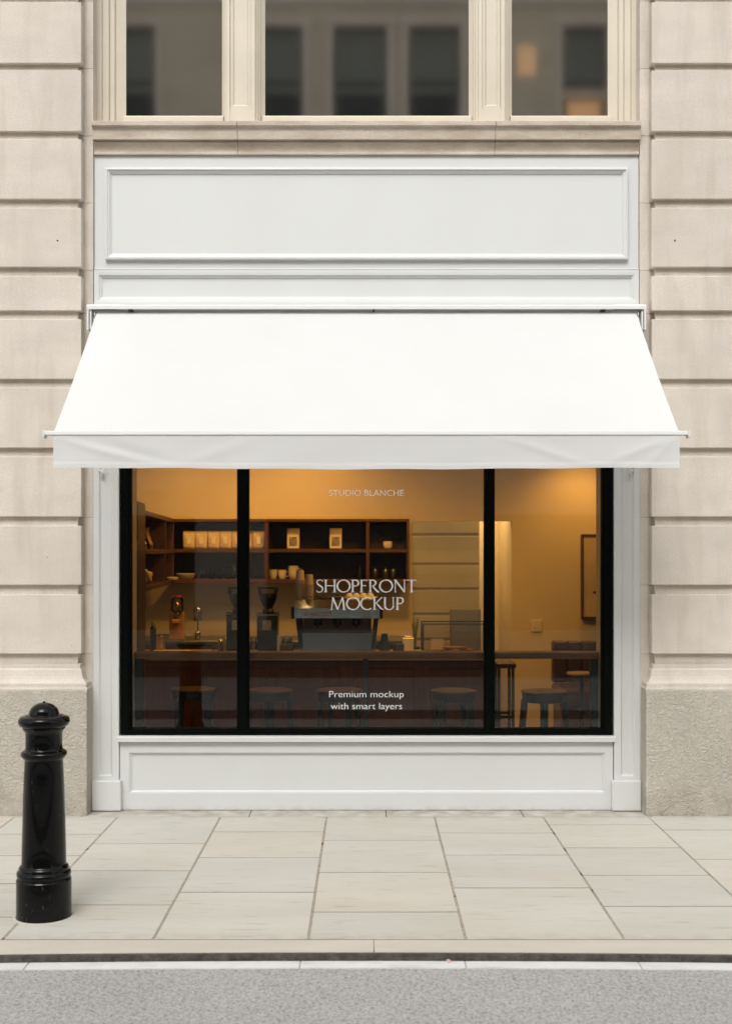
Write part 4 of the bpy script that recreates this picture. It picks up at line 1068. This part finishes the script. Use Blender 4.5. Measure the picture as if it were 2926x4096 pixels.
t = thing('siphon_brewer', 'slim steel and glass siphon brewer right of the amber brewer', 'coffee brewer', (PX(439, 3.1), 3.1, .8355))
obj('globe', lathe([(.030, .19), (.040, .21), (.038, .27), (.028, .285)], 22), M['steel'], t, smooth=True)
obj('collar', lathe([(.036, .165), (.040, .175), (.036, .1895)], 22), M['plastic'], t)
bm = bmesh.new(); tube(bm, [(0, 0, .06), (0, 0, .165)], .006, 8); obj('stem', bm, M['plastic'], t)
obj('cup', lathe([(.022, 0), (.026, .06), (.024, .07)], 20), M['steel'], t, smooth=True)
for i, (px, h, r, m_, lb) in enumerate(((489, .10, .022, 'steel', 'small steel shaker near the left grinder'), (500, .115, .02, 'gold', 'small brass shaker beside the left grinder'), (478, .05, .025, 'glass_small', 'little glass jar left of the steel shaker'))):
    single('shaker', lathe([(r, 0), (r, h * .75), (r * .6, h * .9), (r * .3, h), (.003, h)], 20), M[m_], lb, 'shaker', (PX(px, 2.32), 2.32, zc + .0005), 'shakers by the left grinder')
single('tray_stack', boxes([(-.16, .16, -.08, .08, 0, .012), (-.15, .15, -.08, .08, .0125, .022), (-.16, .13, -.08, .08, .0225, .036)], bev=.002), M['label'], 'stack of pale trays on the counter below the steel pitcher', 'trays', (PX(385, YC + .1), YC + .1, zc + .0005), smooth=False)
o = single('chopping_board', B(-.17, .17, -.06, .06, 0, .018, bev=.004), M['china'], 'long pale board on the counter left of the grinders', 'board', (PX(470, YC + .12), YC + .12, zc + .0005), smooth=False); o.rotation_euler.z = .08

# pastry case
t = thing('pastry_case', 'glass pastry display case beside the right mullion', 'display case', (0, 2.0, zc), world=True)
Yp = YC + .05; a, b = PX(938, Yp), PX(1083, Yp); za, zbb = zc + .0005, PZ(1387, Yp)
obj('base', B(a, b, Yp, Yp + .36, za, za + .02, bev=.002), M['steel_dark'], t)
bm = bmesh.new()
for xx in (a, b - .008):
    for yy in (Yp, Yp + .352): box(bm, xx, xx + .008, yy, yy + .008, za + .0205, zbb)
for yy in (Yp, Yp + .352): box(bm, a, b, yy, yy + .008, zbb + .0005, zbb + .010)
for xx in (a, b - .008): box(bm, xx, xx + .008, Yp + .0085, Yp + .3515, zbb + .0006, zbb + .0095)
obj('edge_rail', bm, M['dark_metal'], t)
obj('glass_panel', boxes([(a + .009, b - .009, Yp + .002, Yp + .006, za + .021, zbb - .001), (a + .002, a + .006, Yp + .009, Yp + .35, za + .021, zbb - .001)]), M['glass_small'], t)
Yq = Yp + .15
rr = random.Random(5)
for i in range(9):
    bm = bmesh.new(); n = 10; pts = []
    for k in range(n + 1):
        u = k / n * 2 - 1; pts.append((u * .042, .018 * u * u, 0))
    tube(bm, pts, .012, 10)
    for v in bm.verts: 
        q = 1 - abs(v.co.x / .048) ** 2 * .65; v.co.z *= q * (1.1 + .15 * math.sin(v.co.x * 260)); v.co.y = .018 * (v.co.x / .042) ** 2 + (v.co.y - .018 * (v.co.x / .042) ** 2) * q
    o = single('croissant', bm, M['pastry'], ['golden croissant at the left of the pastry tray', 'golden croissant lying second along the tray', 'golden croissant in the front of the pastry pile', 'golden croissant in the middle of the pile', 'golden croissant right of the middle of the pile', 'golden croissant at the right end of the tray', 'golden croissant on top of the pile, left', 'golden croissant on top of the pile, centre', 'golden croissant on top of the pile, right'][i],
               'croissant', (PX(972 + (i % 6) * 13 if i < 6 else 992 + (i - 6) * 15, Yq), Yq - .06 + rr.uniform(-.03, .05), za + .034 + (.022 if i >= 6 else 0)), 'croissants in the pastry case')
    o.rotation_euler.z = rr.uniform(-.8, .8)
single('price_card', B(-.05, .05, -.002, .002, 0, .09), M['label'], 'white card standing at the back of the pastry case', 'card', (PX(970, Yp + .3), Yp + .3, za + .0205), smooth=False)
# till screen behind
t = thing('till_screen', 'dark grey till screen behind the pastry case', 'till', (PX(1031, YC + .55), YC + .55, zc + .0005))
obj('stand', B(-.06, .06, -.03, .05, 0, .05, bev=.004), M['steel_dark'], t)
obj('screen', B(-.125, .125, -.05, -.0305, .012, .345, bev=.012, seg=3), M['till'], t)
obj('logo_plate', lathe([(.012, 0), (.012, .002)], 16, c=(.03, .0, 0)), M['plastic'], t).location = (0, -.05, .2)
t = thing('mirrored_pier_panel', 'added olive grey grooved panel in the doorway imitating the reflection of the stone pier opposite', 'screen', (0, 4.2, ZF), world=True)  # added panel; its colour and grooves stand in for the opposite pier's reflection
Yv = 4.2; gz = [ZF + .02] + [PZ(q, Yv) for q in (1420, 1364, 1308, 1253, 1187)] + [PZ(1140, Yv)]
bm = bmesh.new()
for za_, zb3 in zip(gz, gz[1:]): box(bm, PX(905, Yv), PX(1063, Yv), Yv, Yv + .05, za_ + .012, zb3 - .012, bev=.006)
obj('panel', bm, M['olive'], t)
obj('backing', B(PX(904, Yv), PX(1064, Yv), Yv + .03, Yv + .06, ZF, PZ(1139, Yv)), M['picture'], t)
# plant leaf cluster at the counter end
t = thing('potted_succulent', 'slim green plant in a pot standing at the doorway left of the till', 'plant', (PX(921, 2.75), 2.75, .80))
obj('pot', lathe([(.035, -.85), (.042, .0), (.03, .001)], 20), M['plastic'], t)
bm = bmesh.new()
for k in range(9):
    a_ = k * 2.4; tube(bm, [(0, 0, 0), (.012 * math.cos(a_), .012 * math.sin(a_), .12), (.028 * math.cos(a_), .028 * math.sin(a_), .22 + .05 * math.sin(k * 3))], .009, 6, .002)
obj('leaves', bm, M['green'], t)

# right hand side: seat, picture, light switch, table and chair
YR = 3.2
t = thing('banquette', 'brown leather banquette with tufted back against the right wall', 'banquette', (PX(1300, YR), YR, ZF), world=True)
bx0, bx1 = PX(1226, YR), PX(1420, YR); bz1 = PZ(1424, YR)
nb = 6
bm = bmesh.new()
for k in range(nb):
    a_ = bx0 + (bx1 - bx0) * k / nb; b_ = bx0 + (bx1 - bx0) * (k + 1) / nb
    for (z0_, z1_) in ((.45, bz1 - .11), (bz1 - .109, bz1)): box(bm, a_ + .002, b_ - .002, YR, YR + .12, z0_, z1_, bev=.018, seg=3)
obj('backrest', bm, M['leather'], t, smooth=False)
obj('seat', B(bx0, bx1, YR - .42, YR + .1, .28, .44, bev=.03, seg=3), M['leather'], t)
obj('base', B(bx0 + .02, bx1 - .02, YR - .38, YR + .1, ZF, .2795), M['dark_wood'], t)
t = thing('framed_picture', 'large framed picture lit from above at the right edge of the window', 'picture', (0, 3.5, 1.5), world=True)
Yf = 3.52; a, b = PX(1291, Yf), PX(1420, Yf); z0_, z1_ = PZ(1373, Yf), PZ(1186, Yf)
bm = bmesh.new(); frame(bm, a, b, z0_, z1_, [(0, 3.598), (0, Yf), (.015, Yf), (.015, Yf + .012)]); obj('frame', bm, M['dark_wood'], t)
obj('print', B(a + .015, b - .015, Yf + .0125, Yf + .02, z0_ + .015, z1_ - .015), M['picture'], t)
obj('motif', B(PX(1316, Yf) , PX(1330, Yf), Yf + .009, Yf + .0122, PZ(1318, Yf), PZ(1313, Yf)), M['shelf_back'], t)
t = thing('light_switch', 'white double light switch on the tan wall', 'light switch', (0, 3.6, .9), world=True)
a, b, z0_, z1_ = PX(1178, 3.59), PX(1202, 3.59), PZ(1402, 3.59), PZ(1377, 3.59)
obj('faceplate', B(a, b, 3.585, 3.5995, z0_, z1_, bev=.002), M['china'], t)
for k in (0, 1): obj('rocker', B(lerp(a, b, .2 + .35 * k), lerp(a, b, .43 + .35 * k), 3.581, 3.5845, lerp(z0_, z1_, .3), lerp(z0_, z1_, .7)), M['china'], t)
Yk = 2.2
t = thing('cafe_table', 'small round cafe table with pale top in front of the banquette', 'table', (PX(1290, Yk), Yk, ZF))
zt_ = PZ(1493, Yk) - ZF
obj('tabletop', lathe([(.11, zt_ - .02), (.12, zt_ - .012), (.12, zt_), (.01, zt_ + .001)], 32), M['worktop'], t)
obj('pedestal', lathe([(.12, 0), (.11, .012), (.02, .02), (.018, zt_ - .0205)], 24), M['dark_metal'], t)
Yh = 1.6
t = thing('high_chair', 'dark narrow high chair behind the right mullion', 'chair', (PX(1118, Yh), Yh, ZF))
zh_ = PZ(1474, Yh) - ZF
for sx in (-1, 1):
    for sy in (-1, 1): obj('leg', B(sx * .052 - .011, sx * .052 + .011, sy * .12 - .011, sy * .12 + .011, 0, zh_ - .021), M['plastic'], t)
obj('seat', B(-.075, .075, -.14, .14, zh_ - .0205, zh_ + .02, bev=.008), M['leather'], t)
for zz in (.2, .42): obj('rail', boxes([(-.041, .041, -.128, -.112, zz, zz + .02), (-.041, .041, .112, .128, zz, zz + .02)]), M['plastic'], t)

# ---- lamps of the cafe
def lamp(x, y, z, lb, e, size=.10, spot=None, aim=None, col=(1, .48, .085)):
    t = thing('ceiling_spotlight', lb, 'spotlight', (x, y, z), group='warm ceiling spotlights inside the cafe')
    obj('body', lathe([(.045, .0), (.05, .06), (.02, .11), (.012, 2.9 - z - .001)], 20), M['dark_metal'], t)
    obj('bulb', lathe([(.036, -.004), (.038, -.001)], 20), M['lamp'], t)
    ld = bpy.data.lights.new('lamp_light', 'SPOT' if spot else 'POINT'); ld.energy = e; ld.color = col; ld.shadow_soft_size = size
    if spot: ld.spot_size = R(spot); ld.spot_blend = 1
    lo = bpy.data.objects.new('lamp_light', ld); C.objects.link(lo); lo.parent = t; lo.location = (0, 0, -.03)
    if aim:
        d = Vector(aim) - Vector((x, y, z)); lo.rotation_euler = d.to_track_quat('-Z', 'Y').to_euler()
KL = 1.62
lamp(-.55, 2.75, 2.72, 'ceiling spotlight washing the wall above the shelf, left of centre', 22 * KL, spot=120, aim=(-.5, 3.6, 1.9))
lamp(-1.5, 2.5, 2.72, 'ceiling spotlight over the left corner of the counter', 28 * KL, spot=120, aim=(-1.6, 3.5, 1.6))
lamp(.3, 1.9, 2.72, 'ceiling spotlight over the espresso machine', 42 * KL, spot=130, aim=(.2, 2.6, .8))
lamp(1.95, 3.1, 2.55, 'ceiling spotlight above the framed picture', 14 * KL, spot=120, aim=(1.9, 3.6, 1.6))
lamp(1.15, 1.4, 2.72, 'ceiling spotlight over the right part of the room', 20 * KL, spot=140, aim=(1.3, 3.3, .9))
lamp(1.0, 4.2, 2.55, 'ceiling spotlight inside the doorway alcove', 34 * KL, spot=150, aim=(.95, 4.3, .5), col=(1, .66, .26))
lamp(0, .75, 2.72, 'unseen ceiling spotlight added just inside the shop window to brighten the jambs', 14 * KL, spot=160, aim=(0, .8, 0), size=.2)  # added fill light for the window jambs, ledge and stools
lamp(-.7, 1.9, 2.72, 'ceiling spotlight near the tall cupboard', 26 * KL, spot=110, aim=(-1.65, 2.2, 1.5))

# ================================================================= OPPOSITE BUILDING (mirrored in the glass)
ob = thing('opposite_building', 'pale stone building across the street seen mirrored in the windows', 'building', (0, -16.5, 0), world=True)
YO = -16.0
wins = [(-9.2, 1.0), (-7.5, 1.0), (-4.55, .9), (-1.67, .85), (-.12, 1.05), (1.32, 1.0), (4.25, .85), (6.9, 1.0), (9.2, 1.0)]
levels = [(3.9, 6.1), (7.0, 9.1), (9.75, 11.85)]
bm = bmesh.new()
zz = 3.4
segs = []
xprev = -14
for xc, w_ in wins:
    segs.append((xprev, xc - w_ / 2)); xprev = xc + w_ / 2
segs.append((xprev, 14))
for a, b in segs: box(bm, a, b, YO - .5, YO, 3.41, 12.25)
zs = [3.41] + [v for l_ in levels for v in l_] + [12.25]
for xc, w_ in wins:
    for k in range(0, len(zs), 2): box(bm, xc - w_ / 2 + .001, xc + w_ / 2 - .001, YO - .5, YO - .004, zs[k], zs[k + 1])
obj('upper_wall', bm, M['opp'], ob)
obj('cornice', boxes([(-14.1, 14.1, YO - .5, YO + .18, 12.26, 12.6), (-14, 14, YO + .001, YO + .10, 9.35, 9.5), (-14, 14, YO + .001, YO + .16, 3.2, 3.4), (-14, 14, YO + .001, YO + .08, 2.85, 2.98), (-14, 14, YO + .001, YO + .05, 2.3, 2.36)]), M['opp_light'], ob)
obj('roof', B(-14, 14, YO - 9, YO - .3, 12.61, 12.9), M['opp_dark'], ob)
for i, (xc, w_) in enumerate(wins):
    for j, (z0_, z1_) in enumerate(levels):
        bm = bmesh.new(); frame(bm, xc - w_ / 2 + .002, xc + w_ / 2 - .002, z0_ + .002, z1_ - .002, [(0, YO - .2), (0, YO - .15), (.05, YO - .15), (.05, YO - .2)])
        box(bm, xc - w_ / 2 + .06, xc + w_ / 2 - .06, YO - .19, YO - .15, (z0_ + z1_) / 2 - .03, (z0_ + z1_) / 2 + .03)
        f_ = obj('window', bm, M['opp_dark'], ob)
        lit = False
        if (i, j) == (6, 2): obj('lit_pane', B(xc - .3, xc + .35, YO - .1899, YO - .185, 9.8, 10.45), M['litwin'], f_); obj('transom', B(xc - w_ / 2 + .01, xc + w_ / 2 - .01, YO - .18, YO - .01, 10.45, 10.62), M['opp'], f_)
        obj('pane', B(xc - w_ / 2 + .05, xc + w_ / 2 - .05, YO - .22, YO - .2, z0_ + .05, z1_ - .05), M['litwin'] if lit else M['opp_dark'], f_)
        obj('blind', B(xc - w_ / 2 + .06, xc + w_ / 2 - .06, YO - .195, YO - .191, (z0_ + z1_) / 2 - .2, z1_ - .06), M['blind'], f_)
f_ = obj('window', (lambda bm: frame(bm, 2.9, 3.32, 10.85, 11.5, [(0, YO - .2), (0, YO + .004), (.04, YO + .004), (.04, YO - .2)]))(bmesh.new()), M['opp_light'], ob)
obj('pane', B(2.94, 3.28, YO + .0005, YO + .002, 10.9, 11.46), M['litwin'], f_)
tr = []
for xc, w_ in wins:
    for z0_, z1_ in levels:
        a, b = xc - w_ / 2, xc + w_ / 2
        tr += [(a - .13, a - .001, YO + .0005, YO + .05, z0_, z1_), (b + .001, b + .13, YO + .0005, YO + .05, z0_, z1_), (a - .18, b + .18, YO + .0005, YO + .10, z1_ + .001, z1_ + .16), (a - .16, b + .16, YO + .0005, YO + .10, z0_ - .12, z0_ - .001)]
obj('window_surround', boxes(tr), M['opp_light'], ob)
obj('string_course', boxes([(-14, 14, YO + .0005, YO + .06, z, z + .1) for z in (6.5, 8.98 + .55)]), M['opp_light'], ob)
# ground floor: rusticated piers and dark shopfronts
pbm = bmesh.new()
for a, b in ((-9.8, -8.2), (-6.4, -5.0), (-3.3, -1.95), (.9, 2.25), (4.9, 6.4), (8.2, 9.8)):
    z = .065
    while z < 2.2:
        box(pbm, a, b, YO - .4, YO, z, min(z + .48, 2.29), bev=.02); box(pbm, a + .02, b - .02, YO - .4, YO - .05, z + .481, z + .529); z += .53
obj('ground_pier', pbm, M['opp_light'], ob)
obj('shop_panel', boxes([(-14, 14, YO - .45, YO - .401, .06, 3.4)]), M['opp_dark'], ob)
obj('fascia', boxes([(-14, 14, YO - .40, YO - .001, 2.37, 3.19)]), M['opp_light'], ob)

for o in list(bpy.data.objects):
    for k in ('_o', '_w'):
        if k in o: del o[k]
